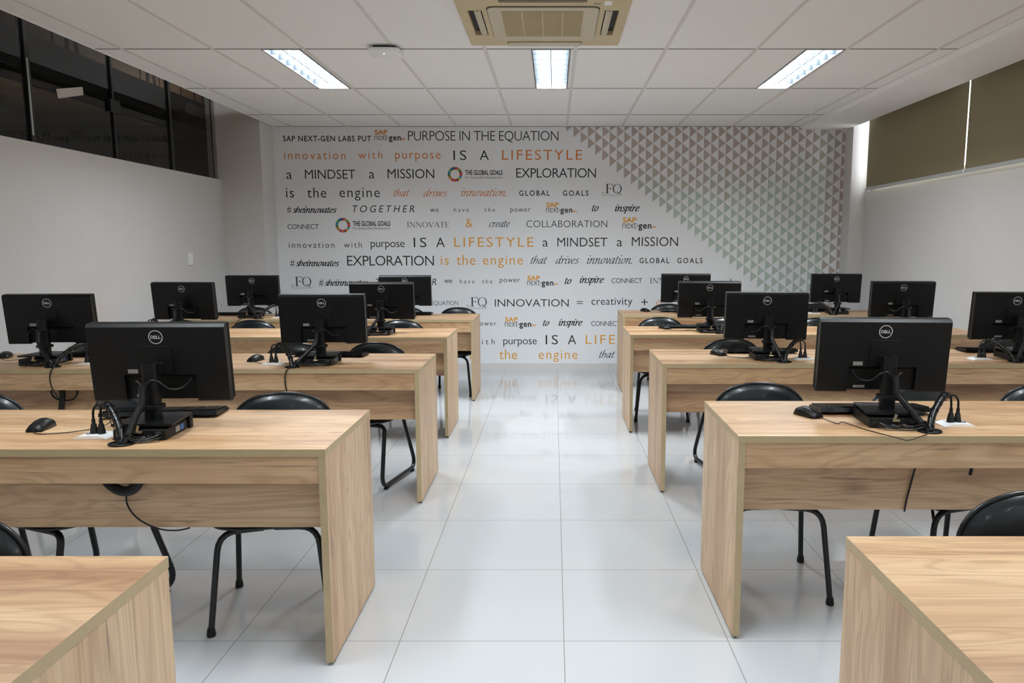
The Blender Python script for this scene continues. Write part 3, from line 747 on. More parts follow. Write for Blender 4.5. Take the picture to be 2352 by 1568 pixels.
for row, txt, st, ink, x0, x1, zb, zt in WORDS:
    mb = rows.setdefault(row, MB()); m = INK[ink]
    if st == 'R':
        cx, cz, r1 = (x0 + x1) / 2, (zb + zt) / 2, (x1 - x0) / 2; r0 = r1 * .62
        for k in range(17):
            a0 = 2 * math.pi * (k + .06) / 17; a1 = 2 * math.pi * (k + .94) / 17; pts = []
            for rr_, aa in ((r1, (a0, (a0 + a1) / 2, a1)), (r0, (a1, (a0 + a1) / 2, a0))):
                pts += [(cx + rr_ * math.sin(a), ZB, cz + rr_ * math.cos(a)) for a in aa]
            mb.add(pts, [(0, 1, 2, 3, 4, 5)], SDGM[k])
        continue
    if st == 'A':
        w_ = x1 - x0; h_ = zt - zb
        for k in (0, 1): mb.add([(x0 + k * w_ * .4, ZB, zb), (x0 + k * w_ * .4 + w_ * .42, ZB, zb + h_ / 2), (x0 + k * w_ * .4, ZB, zt)], [(0, 1, 2)], m)
        mb.add([(x1 - w_ * .16, ZB, zb), (x1, ZB, zb), (x1, ZB, zt), (x1 - w_ * .16, ZB, zt)], [(0, 1, 2, 3)], m); continue
    if st in ('i', 's', 'h', 'S', 'F'): vs, fs = own_face(txt, st)
    else:
        off, asp, sh = OFF[st], ASP[st], 0.22 if st == 'I' else 0.0
        if st == 'r' and txt.isupper() and len(txt) > 1 and txt in ('IS', 'LIFESTYLE', 'INNOVATION'): asp = 1.12
        vs, fs = text_mesh(txt, off, 1.0, sh); a = ext(vs); sy = (zt - zb) / max(a[3], 1e-3)
        if len(txt) > 1 and txt != '>>':
            v2, _ = text_mesh(txt, off, 2.0, sh); k2 = ext(v2); w1 = a[1] - a[0]; dw = (k2[1] - k2[0]) - w1
            tr = 1 + ((x1 - x0) / (sy * asp) - w1) / dw; tr = max(0.92, min(1.3 if txt == 'IS' else 2.6, tr))
            vs, fs = text_mesh(txt, off, tr, sh)
    a = ext(vs); sx = (x1 - x0) / (a[1] - a[0])
    if txt in '=+': sy = (zt - zb) / (a[3] - a[2]); base = a[2]
    else: sy = (zt - zb) / a[3]; base = 0.0
    lay = [0.0] * len(vs)
    if st in 'ishSF':      # overlapping pen strokes are laid a hair apart
        for n_, f_ in enumerate(fs):
            for i_ in f_: lay[i_] = (n_ % 60) * 1.5e-5
    mb.add([(x0 + (v[0] - a[0]) * sx, ZB - lay[i_], zb + (v[1] - base) * sy) for i_, v in enumerate(vs)], fs, m)
for row in sorted(rows): rows[row].build('printed_lettering', wall_back, fix=False)

# triangles printed in the upper right: each column one pitch across, half a pitch lower
TRI = [mat('ink_taupe', (188, 177, 171), 0.6), mat('ink_warm_grey', (188, 182, 176), 0.6), mat('ink_grey_sage', (184, 190, 182), 0.6), mat('ink_sage', (186, 203, 193), 0.6)]
mb = MB(); W_, H_ = 0.0817, 0.1296; g = 0.0012
for k in range(0, 40):
    x = 0.14 + W_ * k; zb = 2.711 - H_ / 2 * k
    while zb < ZC:
        if zb + H_ > 0.075:
            pts = [(x + g, zb + g), (x + W_ - g, zb + H_ / 2), (x + g, zb + H_ - g)]
            for axis_, lim, keep in ((1, ZC, -1), (1, 0.075, 1), (0, 3.288, -1)):
                out_ = []
                for i in range(len(pts)):
                    p, q = pts[i], pts[(i + 1) % len(pts)]
                    ip, iq = (p[axis_] - lim) * keep >= 0, (q[axis_] - lim) * keep >= 0
                    if ip: out_.append(p)
                    if ip != iq:
                        t_ = (lim - p[axis_]) / (q[axis_] - p[axis_]); out_.append((p[0] + (q[0] - p[0]) * t_, p[1] + (q[1] - p[1]) * t_))
                pts = out_
                if not pts: break
            if len(pts) >= 3:
                zc_ = zb + H_ / 2; s_ = (2.55 - zc_) / 0.75 + (x - 1.2) * 0.22 + random.uniform(-.12, .12)
                if x > 3.02: s_ = 1.0 - (x - 3.0) * 4
                if zc_ < 1.25 and x > 2.3: s_ -= 0.9
                idx = max(0, min(3, int(s_ * 3.2 + 0.3)))
                mb.add([(p[0], ZB, p[1]) for p in pts], [tuple(range(len(pts)))], TRI[idx])
        zb += H_
mb.build('triangle_pattern', wall_back, fix=False)
# ------------------------------------------------------------------ desks
DH, DD, DL, PT = 0.765, 0.597, 2.735, 0.025
def make_desk(name, label, x0, x1, y0):
    """long laminate desk, origin at the near left corner on the floor"""
    t = thing(name, label, 'desk', (x0, y0, 0), 0, 'oak desks in rows'); L_ = x1 - x0
    b = MB(); sd = {'f': M['band'], 'k': M['band'], 'l': M['band'], 'r': M['band']}
    b.box(0, L_, 0, DD, DH - PT, DH, M['wx'], side=sd); b.build('desktop', t)
    for xa in (0.001, L_ - PT - 0.001):
        b = MB(); b.box(xa, xa + PT, 0.001, DD - 0.002, 0.012, DH - PT, M['wz'], side={'f': M['band'], 'k': M['band'], 'b': M['band']}); s = b.build('side_panel', t)
        f = MB()
        for yy in (0.03, DD - 0.05): f.lathe([(0.009, 0.0), (0.009, 0.013)], M['rubber'], 10, Matrix.Translation((xa + PT / 2, yy, 0)))
        f.build('glide', s)
    b = MB(); b.box(PT + 0.002, L_ - PT - 0.002, 0.004, 0.022, DH - PT - 0.093, DH - PT - 0.001, M['wx'], side={'b': M['band']}); b.build('apron', t)
    b = MB(); b.box(PT + 0.002, L_ - PT - 0.002, 0.09, 0.108, 0.462, 0.68, M['wx'], side={'b': M['band']}); b.build('modesty_panel', t)
    return t
DESKS = {
 'L0': (-0.835, 0.925), 'L1': (-0.755, 2.367), 'L2': (-0.737, 3.973), 'L3': (-0.789, 5.399), 'L4': (-0.736, 6.736),
 'R0': (0.677, 1.035), 'R1': (0.655, 2.539), 'R2': (0.624, 4.156), 'R3': (0.584, 5.556), 'R4': (0.675, 7.150)}
DN = {'L0': 'cut off desk at the lower left corner', 'L1': 'nearest full desk left of the aisle', 'L2': 'second full desk left of the aisle', 'L3': 'third full desk left of the aisle', 'L4': 'farthest desk left of the aisle',
      'R0': 'cut off desk at the lower right corner', 'R1': 'nearest full desk right of the aisle', 'R2': 'second full desk right of the aisle', 'R3': 'third full desk right of the aisle', 'R4': 'farthest desk right of the aisle'}
SH = {k: v.replace('full ', '').replace(' of the aisle', '-hand').replace('desk left-hand', 'left desk').replace('desk right-hand', 'right desk') for k, v in DN.items()}
for k, (xe, y0) in DESKS.items():
    x0, x1 = (xe - DL, xe) if k[0] == 'L' else (xe, xe + DL)
    make_desk('long_desk', 'long oak laminate desk, ' + DN[k], x0, x1, y0)

# ------------------------------------------------------------------ chairs (sitter faces -y, origin on the floor under the seat)
def pad(mb, outline, cx, cy, cz, hx, hy, th, m, frame, bow=0.0, dome=0.5):
    """upholstered pad: outline(u) gives unit shape; frame maps (a, b, n) to xyz"""
    n, rings = 40, [0.0, 0.35, 0.62, 0.82, 0.94, 1.0]
    for sgn in (1, -1):
        vs = []; fs = []
        for r_ in rings:
            for k in range(n):
                u, v = outline(2 * math.pi * k / n)
                h = th / 2 * (1 - r_ ** 4) ** 0.5 if sgn > 0 else th / 2 * dome * (1 - r_ ** 4) ** 0.5
                a, b_ = u * r_ * hx, v * r_ * hy
                vs.append(frame(cx + a, cy + b_, cz + sgn * h + bow * (a / hx) ** 2))
        for i in range(len(rings) - 1):
            for k in range(n):
                A, B = i * n + k, i * n + (k + 1) % n
                fs.append((A, B, B + n, A + n))
        mb.add(vs, fs, m, True)
def sup(e):
    return lambda a: (math.copysign(abs(math.cos(a)) ** (2 / e), math.cos(a)), math.copysign(abs(math.sin(a)) ** (2 / e), math.sin(a)))
def chair_common(t):
    s = MB(); pad(s, sup(3.2), 0, -0.01, 0.412, 0.215, 0.205, 0.066, M['vinyl'], lambda a, b_, c: (a, b_, c), 0.0, 0.85)
    seat = s.build('seat', t)
    p = MB(); p.tube([(math.copysign(abs(math.cos(q)) ** .625, math.cos(q)) * 0.216, -0.01 + math.copysign(abs(math.sin(q)) ** .625, math.sin(q)) * 0.206, 0.412) for q in [2 * math.pi * k / 40 for k in range(41)]], 0.007, M['piping'], 6, False); p.build('piping', seat)
    tilt = R(8)
    def fr(a, b_, c): return (a, 0.225 - c * math.cos(tilt) + (b_) * math.sin(tilt), 0.665 + b_ * math.cos(tilt) + c * math.sin(tilt))
    s = MB(); pad(s, sup(2.35), 0, 0, 0, 0.205, 0.155, 0.055, M['vinyl'], fr, -0.03, 0.5)
    bk = s.build('backrest', t)
    f2 = sup(2.35)
    p = MB(); p.tube([fr(f2(q)[0] * 0.206, f2(q)[1] * 0.156, -0.03 * f2(q)[0] ** 2) for q in [2 * math.pi * k / 48 for k in range(49)]], 0.007, M['piping'], 6, False); p.build('piping', bk)
    return fr
def make_leg_chair(label):
    t = thing('legged_chair', label, 'chair', (0, 0, 0), 0, 'black vinyl chairs')
    chair_common(t)
    for s in (-1, 1):
        f = MB(); f.tube(fillet([(s * 0.212, -0.19, 0.016), (s * 0.175, -0.155, 0.382), (s * 0.02, -0.14, 0.384)], 0.07), 0.0115, M['steel'], 10); l = f.build('front_leg', t)
        c = MB(); c.lathe([(0.015, 0.0), (0.0165, 0.008), (0.0135, 0.03)], M['rubber'], 12, Matrix.Translation((s * 0.212, -0.19, 0))); c.build('foot_cap', l)
        f = MB(); f.tube(fillet([(s * 0.20, 0.215, 0.016), (s * 0.178, 0.175, 0.385), (s * 0.172, 0.235, 0.62)], 0.06), 0.0115, M['steel'], 10); l = f.build('rear_leg', t)
        c = MB(); c.lathe([(0.015, 0.0), (0.0165, 0.008), (0.0135, 0.03)], M['rubber'], 12, Matrix.Translation((s * 0.20, 0.215, 0))); c.build('foot_cap', l)
        f = MB(); f.tube([(s * 0.178, -0.155, 0.345), (s * 0.10, -0.04, 0.382)], 0.006, M['steel'], 8); f.tube([(s * 0.13, -0.15, 0.382), (s * 0.178, 0.175, 0.38)], 0.0095, M['steel'], 8); f.build('seat_brace', t)
    return t
def make_sled_chair(label):
    t = thing('sled_chair', label, 'chair', (0, 0, 0), 0, 'black vinyl chairs')
    chair_common(t)
    for s in (-1, 1):
        f = MB(); f.tube(fillet([(s * 0.10, -0.15, 0.382), (s * 0.178, -0.17, 0.380), (s * 0.168, -0.225, 0.022), (s * 0.238, 0.255, 0.022), (s * 0.178, 0.17, 0.390), (s * 0.172, 0.235, 0.62)], 0.085, 7), 0.0125, M['steel'], 10, True)
        l = f.build('sled_leg', t)
        for q in (0.12, 0.88):
            x, y = s * (0.168 + 0.07 * q), -0.225 + 0.48 * q
            c = MB(); c.rbox(x - 0.012, x + 0.012, y - 0.018, y + 0.018, 0.0, 0.014, M['rubber'], 0.003); c.build('floor_pad', l)
    f = MB(); f.tube([(-0.13, -0.16, 0.382), (0.13, -0.16, 0.382)], 0.010, M['steel'], 8); f.tube([(-0.176, 0.17, 0.39), (0.176, 0.17, 0.39)], 0.010, M['steel'], 8); f.build('cross_tube', t)
    return t
cl = make_leg_chair(''); cs = make_sled_chair('')
# (kind, x and y of the seat, turn, label)
CH = [
 ('l', -1.445, 1.40, 0, 'black chair behind the cut off lower left desk'),
 ('l', 1.245, 1.54, 4, 'black chair behind the cut off lower right desk'),
 ('l', -1.095, 2.79, 11, 'black legged chair at the nearest left desk, closest to the aisle'),
 ('s', -1.90, 2.80, -22, 'black sled chair at the nearest left desk, behind the monitor'),
 ('l', -2.44, 2.80, 0, 'black chair at the nearest left desk, cut by the left picture edge'),
 ('s', -1.155, 4.41, -5, 'black sled chair at the second left desk, closest to the aisle'),
 ('l', -1.64, 4.38, 0, 'black chair at the second left desk, behind the aisle side monitor'),
 ('s', -2.90, 4.40, 0, 'black chair at the second left desk, nearest the left wall'),
 ('l', -1.26, 5.86, 4, 'black chair at the third left desk, closest to the aisle'),
 ('l', -2.50, 5.84, 0, 'black chair at the third left desk, between its two monitors'),
 ('s', -3.10, 5.84, 0, 'black chair at the third left desk, nearest the left wall'),
 ('l', -0.985, 7.14, -6, 'black chair at the farthest left desk, closest to the aisle'),
 ('l', -1.49, 7.17, 0, 'black chair at the farthest left desk, behind the right monitor'),
 ('l', -3.03, 7.17, 0, 'black chair at the farthest left desk, nearest the left wall'),
 ('l', 0.915, 3.01, -4, 'black legged chair at the nearest right desk, closest to the aisle'),
 ('l', 1.655, 3.00, 12, 'black chair at the nearest right desk, behind the monitor'),
 ('s', 2.20, 2.99, 0, 'black chair at the nearest right desk, cut by the right picture edge'),
 ('s', 1.195, 4.60, 3, 'black sled chair at the second right desk, closest to the aisle'),
 ('l', 3.03, 4.64, 0, 'black chair at the second right desk, nearest the right wall'),
 ('l', 0.905, 6.10, -5, 'black legged chair at the third right desk, closest to the aisle'),
 ('l', 1.46, 6.06, 0, 'black chair at the third right desk, behind its aisle side monitor'),
 ('s', 2.28, 6.06, 0, 'black chair at the third right desk, between its two monitors'),
 ('l', 1.225, 7.62, 0, 'black chair at the farthest right desk, closest to the aisle'),
 ('l', 2.80, 7.62, 0, 'black chair at the farthest right desk, nearest the right wall')]
used = set()
for kind, x, y, rz, lab in CH:
    src = cl if kind == 'l' else cs
    if kind not in used:
        used.add(kind); src.location = (x, y, 0); src.rotation_euler = (0, 0, R(rz)); src['label'] = lab
    else: dup(src, (x, y, 0), R(rz), lab)

# ------------------------------------------------------------------ computer stations
def logo_mesh():
    mb = MB(); n = 40; r1, r0 = 0.0255, 0.0222
    for k in range(n):
        a0, a1 = 2 * math.pi * k / n, 2 * math.pi * (k + 1) / n
        mb.add([(r1 * math.sin(a0), 0, r1 * math.cos(a0)), (r1 * math.sin(a1), 0, r1 * math.cos(a1)), (r0 * math.sin(a1), 0, r0 * math.cos(a1)), (r0 * math.sin(a0), 0, r0 * math.cos(a0))], [(0, 1, 2, 3)], M['logo'])
    x = -0.0182; h = 0.0125
    for ch in 'DELL':
        vs, fs = text_mesh(ch, 0.04, 1.0); a = ext(vs); w = {'D': 0.0116, 'E': 0.0102, 'L': 0.0082}[ch]
        cx = x + w / 2
        for_ = []
        for v in vs:
            px_, pz_ = (v[0] - a[0]) / (a[1] - a[0]) * w - w / 2, (v[1] - a[2]) / (a[3] - a[2]) * h - h / 2
            if ch == 'E':
                c_, s_ = math.cos(R(32)), math.sin(R(32)); px_, pz_ = px_ * c_ - pz_ * s_, px_ * s_ + pz_ * c_
            for_.append((cx + px_, -0.0002, pz_))
        mb.add(for_, fs, M['logo']); x += w * (0.93 if ch in 'DE' else 0.96)
    return mb
def make_monitor(label):
    """back of the monitor looks to -y; origin on the desk under the stand"""
    t = thing('computer_monitor', label, 'monitor', (0, 0, 0), 0, 'black monitors seen from behind')
    T = Matrix.Translation((0, 0.10, 0.106)) @ Matrix.Rotation(R(5.5), 4, 'X')    # panel tilted, top towards the camera
    W2, HH = 0.2455, 0.288
    b = MB()
    # rear shell: chamfered slab with two lower wings and a recess between them
    pr = [(-0.026, 0.10), (-0.026, HH - 0.012), (-0.016, HH - 0.001), (0.010, HH), (0.010, 0.10)]
    b.prism([(y, z) for y, z in pr], 'X', -W2 + 0.0015, W2 - 0.0015, M['black'], T)
    def wing(xa, xb, zlo):
        bm = bmesh.new(); bmesh.ops.create_cube(bm, size=1.0)
        for v in bm.verts: v.co = Vector(((xa + xb) / 2 + v.co.x * (xb - xa), -0.008 + v.co.y * 0.036, (zlo + 0.102) / 2 + v.co.z * (0.102 - zlo)))
        es = [e for e in bm.edges if (abs(e.verts[0].co.z - zlo) < 1e-5 and abs(e.verts[1].co.z - zlo) < 1e-5 and abs(e.verts[0].co.y - e.verts[1].co.y) < 1e-5)]
        bmesh.ops.bevel(bm, geom=es, offset=0.009, segments=3, profile=0.5, affect='EDGES'); b.frombm(bm, M['black'], T)
    wing(-W2 + 0.0015, -0.128, -0.002); wing(0.128, W2 - 0.0015, -0.002)
    b.box(-0.129, 0.129, -0.008, 0.010, 0.006, 0.102, M['matte'], T)
    b.prism([(-0.026, 0.10), (-0.008, 0.088), (-0.008, 0.10)], 'X', -0.128, 0.128, M['black'], T)
    b.build('rear_shell', t)
    b = MB(); rc = []
    for cx_, cz_, a0 in ((W2 - .009, HH - .004, 0), (-W2 + .009, HH - .004, 90), (-W2 + .009, .009, 180), (W2 - .009, .009, 270)):
        rad = .009 if a0 >= 180 else .004; cx_ = math.copysign(W2 - rad, cx_)
        for k_ in range(6): rc.append((cx_ + rad * math.cos(R(a0 + 18 * k_)), cz_ + rad * math.sin(R(a0 + 18 * k_))))
    b.prism(rc, 'Y', 0.008, 0.019, M['matte'], T); bz = b.build('bezel', t)
    b = MB(); b.box(-W2 + 0.008, W2 - 0.008, 0.0198, 0.0206, 0.018, HH - 0.008, M['shine'], T); b.build('screen', t)
    b = MB(); b.box(-0.055, 0.055, -0.0272, -0.0262, 0.204, 0.2049, M['ink2'], T); b.box(-0.05, 0.05, -0.030, -0.026, 0.105, 0.198, M['matte'], T); b.build('mount_cover', t)
    lg = logo_mesh(); lg.v = [tuple(T @ Vector((v[0], v[1] - 0.0268, v[2] + HH - 0.048))) for v in lg.v]; lg.build('logo', t, fix=False)
    b = MB(); b.box(-0.112, -0.076, -0.0272, -0.0262, 0.106, 0.121, M['sticker'], T); b.build('asset_sticker', t)
    b = MB(); b.box(-0.10, -0.055, -0.0090, -0.0081, 0.012, 0.022, M['sticker'], T); b.build('rating_label', t)
    # stand
    b = MB(); b.prism([(0.027 * math.copysign(abs(math.cos(a_)) ** .6, math.cos(a_)), 0.023 * math.copysign(abs(math.sin(a_)) ** .6, math.sin(a_))) for a_ in [2 * math.pi * k_ / 24 for k_ in range(24)]], 'Z', 0.055, 0.256, M['black']); b.lathe([(0.017, 0.2555), (0.017, 0.2575)], M['shine'], 16); cl_ = b.build('stand_column', t)
    b = MB(); b.rbox(-0.02, 0.02, 0.02, 0.088, 0.215, 0.25, M['matte'], 0.004); b.build('hinge', cl_)
    b = MB(); b.rbox(-0.033, 0.033, -0.030, 0.028, 0.092, 0.108, M['matte'], 0.003); b.build('cable_clip', cl_)
    b = MB(); b.prism([(-0.104, -0.085), (0.104, -0.085), (0.088, 0.105), (-0.088, 0.105)], 'Z', 0.048, 0.056, M['black']); b.rbox(-0.09, 0.09, 0.08, 0.105, 0.0, 0.05, M['matte'], 0.003); b.build('stand_base', t)
    return t
def make_pc(label):
    t = thing('mini_computer', label, 'computer', (0, 0, 0), 0, 'small black computers under the monitor stands')
    b = MB(); b.rbox(-0.089, 0.089, -0.085, 0.078, 0.002, 0.038, M['matte'], 0.003); b.build('case', t)
    b = MB(); b.box(-0.08, -0.03, -0.0866, -0.0848, 0.012, 0.030, M['slot']); b.box(-0.01, 0.02, -0.0866, -0.0848, 0.008, 0.016, M['ink3']); b.box(0.03, 0.045, -0.0866, -0.0848, 0.008, 0.018, M['brass']); b.box(0.055, 0.075, -0.0866, -0.0848, 0.022, 0.032, M['ink2']); b.build('rear_ports', t)
    b = MB(); b.box(0.0888, 0.0896, -0.01, 0.02, 0.010, 0.030, M['sticker']); b.build('label_sticker', t)
    b = MB(); b.box(0.0888, 0.0896, 0.025, 0.05, 0.010, 0.030, M['blue']); b.build('blue_sticker', t)
    b = MB(); b.lathe([(0.006, 0), (0.006, 0.022)], M['brass'], 10, Matrix.Translation((-0.005, -0.094, 0.034)) @ Matrix.Rotation(R(20), 4, 'Y')); b.rbox(-0.012, 0.014, -0.100, -0.085, 0.028, 0.036, M['brass'], 0.002); b.build('security_lock', t)
    b = MB()
    for x in (-0.07, 0.07):
        for y in (-0.06, 0.06): b.box(x - 0.008, x + 0.008, y - 0.008, y + 0.008, 0.0, 0.003, M['rubber'])
    b.build('rubber_foot', t)
    return t
def make_keyboard(label):
    """typed on from +y; rear edge (raised on feet) at -y"""
    t = thing('keyboard', label, 'keyboard', (0, 0, 0), 0, 'black keyboards')
    b = MB(); b.prism([(-0.070, 0.013), (-0.062, 0.027), (0.070, 0.014), (0.072, 0.004), (-0.052, 0.008)], 'X', -0.221, 0.221, M['black']); b.build('body', t)
    k = MB(); sl = -0.013 / 0.132
    for r_ in range(6):
        y = -0.048 + r_ * 0.0205 - (0.004 if r_ == 0 else 0); x = -0.212
        while x < 0.208:
            w = 0.0165
            if r_ == 5 and -0.10 < x < 0.0: w = 0.095
            z = 0.027 + (y + 0.062) * sl - 0.001
            k.prism([(y, z), (y + 0.016, z + 0.016 * sl), (y + 0.0145, z + 0.0065 + 0.0145 * sl), (y + 0.002, z + 0.0065)], 'X', x, x + w, M['shine'])
            x += w + 0.0025
            if abs(x - 0.075) < 0.01 or abs(x - 0.135) < 0.01: x += 0.006
    k.build('keys', t)
    f = MB()
    for x in (-0.17, 0.17): f.rbox(x - 0.015, x + 0.015, -0.058, -0.048, 0.0, 0.012, M['matte'], 0.002)
    f.build('tilt_foot', t)
    return t
def make_mouse(label, cable):
    """palm end at +y, buttons and cable towards -y"""
    t = thing('computer_mouse', label, 'mouse', (0, 0, 0), 0, 'black mice')
    secs = [(-0.057, 0.020, 0.008), (-0.054, 0.026, 0.016), (-0.035, 0.029, 0.027), (-0.005, 0.030, 0.035), (0.025, 0.031, 0.036), (0.045, 0.029, 0.028), (0.055, 0.022, 0.016), (0.058, 0.014, 0.008)]
    n = 14; vs = []; fs = []
    for y, hw, h in secs:
        for k in range(n):
            a = math.pi * k / (n - 1); c_, s_ = math.cos(a), math.sin(a)
            vs.append((hw * math.copysign(abs(c_) ** .7, c_), y, 0.002 + (h - 0.002) * abs(s_) ** .75))
    for i in range(len(secs) - 1):
        for k in range(n - 1):
            A = i * n + k; fs.append((A, A + 1, A + 1 + n, A + n))
        fs.append((i * n + n - 1, i * n, (i + 1) * n, (i + 1) * n + n - 1))
    b = MB(); b.add(vs, fs, M['black'], True); b.add(vs[:n], [tuple(range(n))], M['black']); b.add(vs[-n:], [tuple(range(n))], M['black'])
    b.box(-0.028, 0.028, -0.05, 0.05, 0.0, 0.003, M['matte']); b.build('body', t)
    b = MB(); b.tube([(0, -0.03, 0.0275), (0, -0.018, 0.0325)], 0.0032, M['rubber'], 8); b.build('scroll_wheel', t)
    b = MB(); b.tube([(0, -0.055, 0.0185), (0, -0.04, 0.026), (0, -0.01, 0.0352)], 0.0009, M['slot'], 5); b.build('button_seam', t)
    if cable:
        b = MB(); b.tube(spline([(0, -0.055, 0.008)] + cable, 7), 0.0016, M['wire'], 6); b.build('cable', t)
    return t
def make_outlet(label):
    t = thing('desk_outlet', label, 'power outlet', (0, 0, 0), 0, 'white outlet plates on the desks')
    b = MB(); b.prism([(-0.06, 0.001), (-0.052, 0.006), (-0.035, 0.011), (0, 0.013), (0.035, 0.011), (0.052, 0.006), (0.06, 0.001)], 'Y', -0.039, 0.039, M['white']); b.build('plate', t)
    b = MB()
    for x in (-0.018, 0.022): b.lathe([(0.014, 0.0115), (0.014, 0.0138)], M['ink3'], 16, Matrix.Translation((x, 0, 0)))
    b.build('socket', t); return t
def make_bundle(label, s, cx):
    """sleeved cables rising from the desk grommet; s = side (+1 right) of the outlet; origin at the grommet"""
    t = thing('cable_bundle', label, 'cables', (0, 0, 0), 0, 'black cable bundles')
    g = MB(); pts = [(0.040 * math.cos(2 * math.pi * k / 28), 0.034 * math.sin(2 * math.pi * k / 28), 0.003) for k in range(29)]
    g.tube(pts, 0.0035, M['black'], 6, False); g.prism([(p[0] * .96, p[1] * .96) for p in pts[:-1]], 'Z', 0.0005, 0.0025, M['slot']); g.build('grommet', t)
    pa = spline([(0.004 * s, 0.004, 0.0), (0.020 * s, 0.030, 0.045), (0.055 * s, 0.062, 0.085), (0.092 * s, 0.092, 0.112), (0.112 * s, 0.105, 0.114)], 7)
    a = MB(); a.tube(pa, 0.0125, M['wire'], 10)
    for i in range(3, len(pa) - 2, 4):
        d = (pa[i + 1] - pa[i]).normalized() * 0.004; a.tube([pa[i] - d, pa[i] + d], 0.0138, M['shine'], 10)
    a.build('cable_sleeve', t)
    for q in (0, 1):
        X = (0.128 + 0.026 * q) * s; w = MB()
        w.tube(spline([(0.104 * s, 0.10, 0.112), ((0.120 + 0.018 * q) * s, 0.104, 0.116 - 0.004 * q), (X - 0.002 * s, 0.102, 0.095), (X, 0.101, 0.06)], 6), 0.0042, M['wire'], 8); w.build('power_cord', t)
        p = MB(); p.lathe([(0.0135, 0.013), (0.0125, 0.022), (0.0085, 0.046), (0.0055, 0.05), (0.0065, 0.054), (0.005, 0.066)], M['rubber'], 12, Matrix.Translation((X, 0.101, 0))); p.build('power_plug', t)
    pb = spline([(-0.006 * s, 0.004, 0.0), (-0.010 * s + cx * .15, 0.018, 0.030), (cx * .62, 0.050, 0.080), (cx * .92, 0.080, 0.125), (cx + 0.006 * s, 0.092, 0.165), (cx + 0.004 * s, 0.096, 0.182)], 7)
    a = MB(); a.tube(pb, [0.013] * 8 + [0.0115] * (len(pb) - 8), M['wire'], 10); a.build('riser_sleeve', t)
    for q, ex in ((0, -1), (1, 1)):
        w = MB()
        if ex < 0: pt = [(cx + 0.002 * s, 0.096, 0.178), (cx - 0.020 * s, 0.10, 0.200), (cx - 0.045 * s, 0.105, 0.196), (cx - 0.075 * s, 0.12, 0.168), (cx - 0.102 * s, 0.150, 0.166), (cx - 0.108 * s, 0.20, 0.180), (cx - 0.108 * s, 0.225, 0.195)]
        else: pt = [(cx + 0.006 * s, 0.096, 0.178), (cx + 0.022 * s, 0.096, 0.198), (cx + 0.036 * s, 0.115, 0.196), (cx + 0.040 * s, 0.17, 0.180), (cx + 0.040 * s, 0.22, 0.19)]
        w.tube(spline(pt, 7), 0.0034, M['wire'], 8); w.build('monitor_cable', t)
    px_ = cx - 0.075 * s
    rnd = random.Random(int(abs(cx) * 9000))
    for q in range(5):
        w = MB(); xo = px_ + 0.034 * q * s; j_ = rnd.uniform(-.008, .008)
        w.tube(spline([(xo, 0.049, 0.016 + 0.004 * (q % 2)), (xo + 0.006 * s, 0.026 - 0.005 * q, 0.012 + 0.004 * (q % 3)), (px_ * .45 + 0.012 * q * s + j_, 0.004 + 0.004 * q + j_, 0.006 + 0.006 * (q % 3)), (-0.02 * s, 0.002 + j_, 0.016 + 0.006 * q), (0.004 * s, 0.006, 0.004)], 7), 0.0026, M['wire'], 6); w.build('pc_cable', t)
    w = MB(); w.tube(spline([(px_ + 0.01 * s, 0.048, 0.02), (px_ + 0.03 * s, 0.022, 0.012), (px_ + 0.055 * s, 0.008, 0.010)], 5), [0.0055] * 6 + [0.004] * 5, M['shine'], 8); w.build('connector', t)
    return t

# name: (desk, monitor x, grommet side, turn, mouse (x, y, turn) or None, keyboard (x, dy, turn), outlet visible, label words)
ST = [
 ('L1', -1.428, -1, -1.464, 2, (-1.885, 2.645, 8), (-1.545, 0.50, 5), 'nearest left desk'),
 ('L2', -2.914, 1, -2.781, 4, (-3.315, 4.40, 20), (-2.90, 0.50, 0), 'second left desk nearest the left wall'),
 ('L2', -1.334, -1, -1.45, 3, (-1.75, 4.275, -8), (-1.37, 0.50, -4), 'second left desk nearest the aisle'),
 ('L3', -2.861, -1, -2.93, -4, None, (-2.88, 0.50, 0), 'third left desk nearest the left wall'),
 ('L3', -1.322, -1, -1.42, 2, None, (-1.55, 0.52, 4), 'third left desk nearest the aisle'),
 ('L4', -2.86, 1, -2.735, 3, None, (-3.08, 0.46, 0), 'farthest left desk nearest the left wall'),
 ('L4', -1.41, -1, -1.46, 2, None, (-1.42, 0.50, 0), 'farthest left desk nearest the aisle'),
 ('R1', 1.267, 1, 1.362, -4, (1.008, 2.855, 26), (1.285, 0.395, 0), 'nearest right desk'),
 ('R2', 1.282, 1, 1.337, -3, (1.020, 4.51, 24), (1.31, 0.47, 0), 'second right desk nearest the aisle'),
 ('R2', 2.782, -1, 2.681, -4, None, (2.82, 0.50, 0), 'second right desk nearest the right wall'),
 ('R3', 1.231, 1, 1.285, -3, (0.905, 5.97, 24), (1.10, 0.49, 0), 'third right desk nearest the aisle'),
 ('R3', 2.762, 1, 2.83, -3, None, (2.785, 0.50, 0), 'third right desk nearest the right wall'),
 ('R4', 1.328, 1, 1.39, -3, (0.945, 7.58, 30), (1.32, 0.42, 0), 'farthest right desk nearest the aisle'),
 ('R4', 2.841, -1, 2.749, -4, None, (2.76, 0.46, 0), 'farthest right desk nearest the right wall')]
mon0 = make_monitor(''); pc0 = make_pc(''); kb0 = make_keyboard(''); ou0 = make_outlet('')
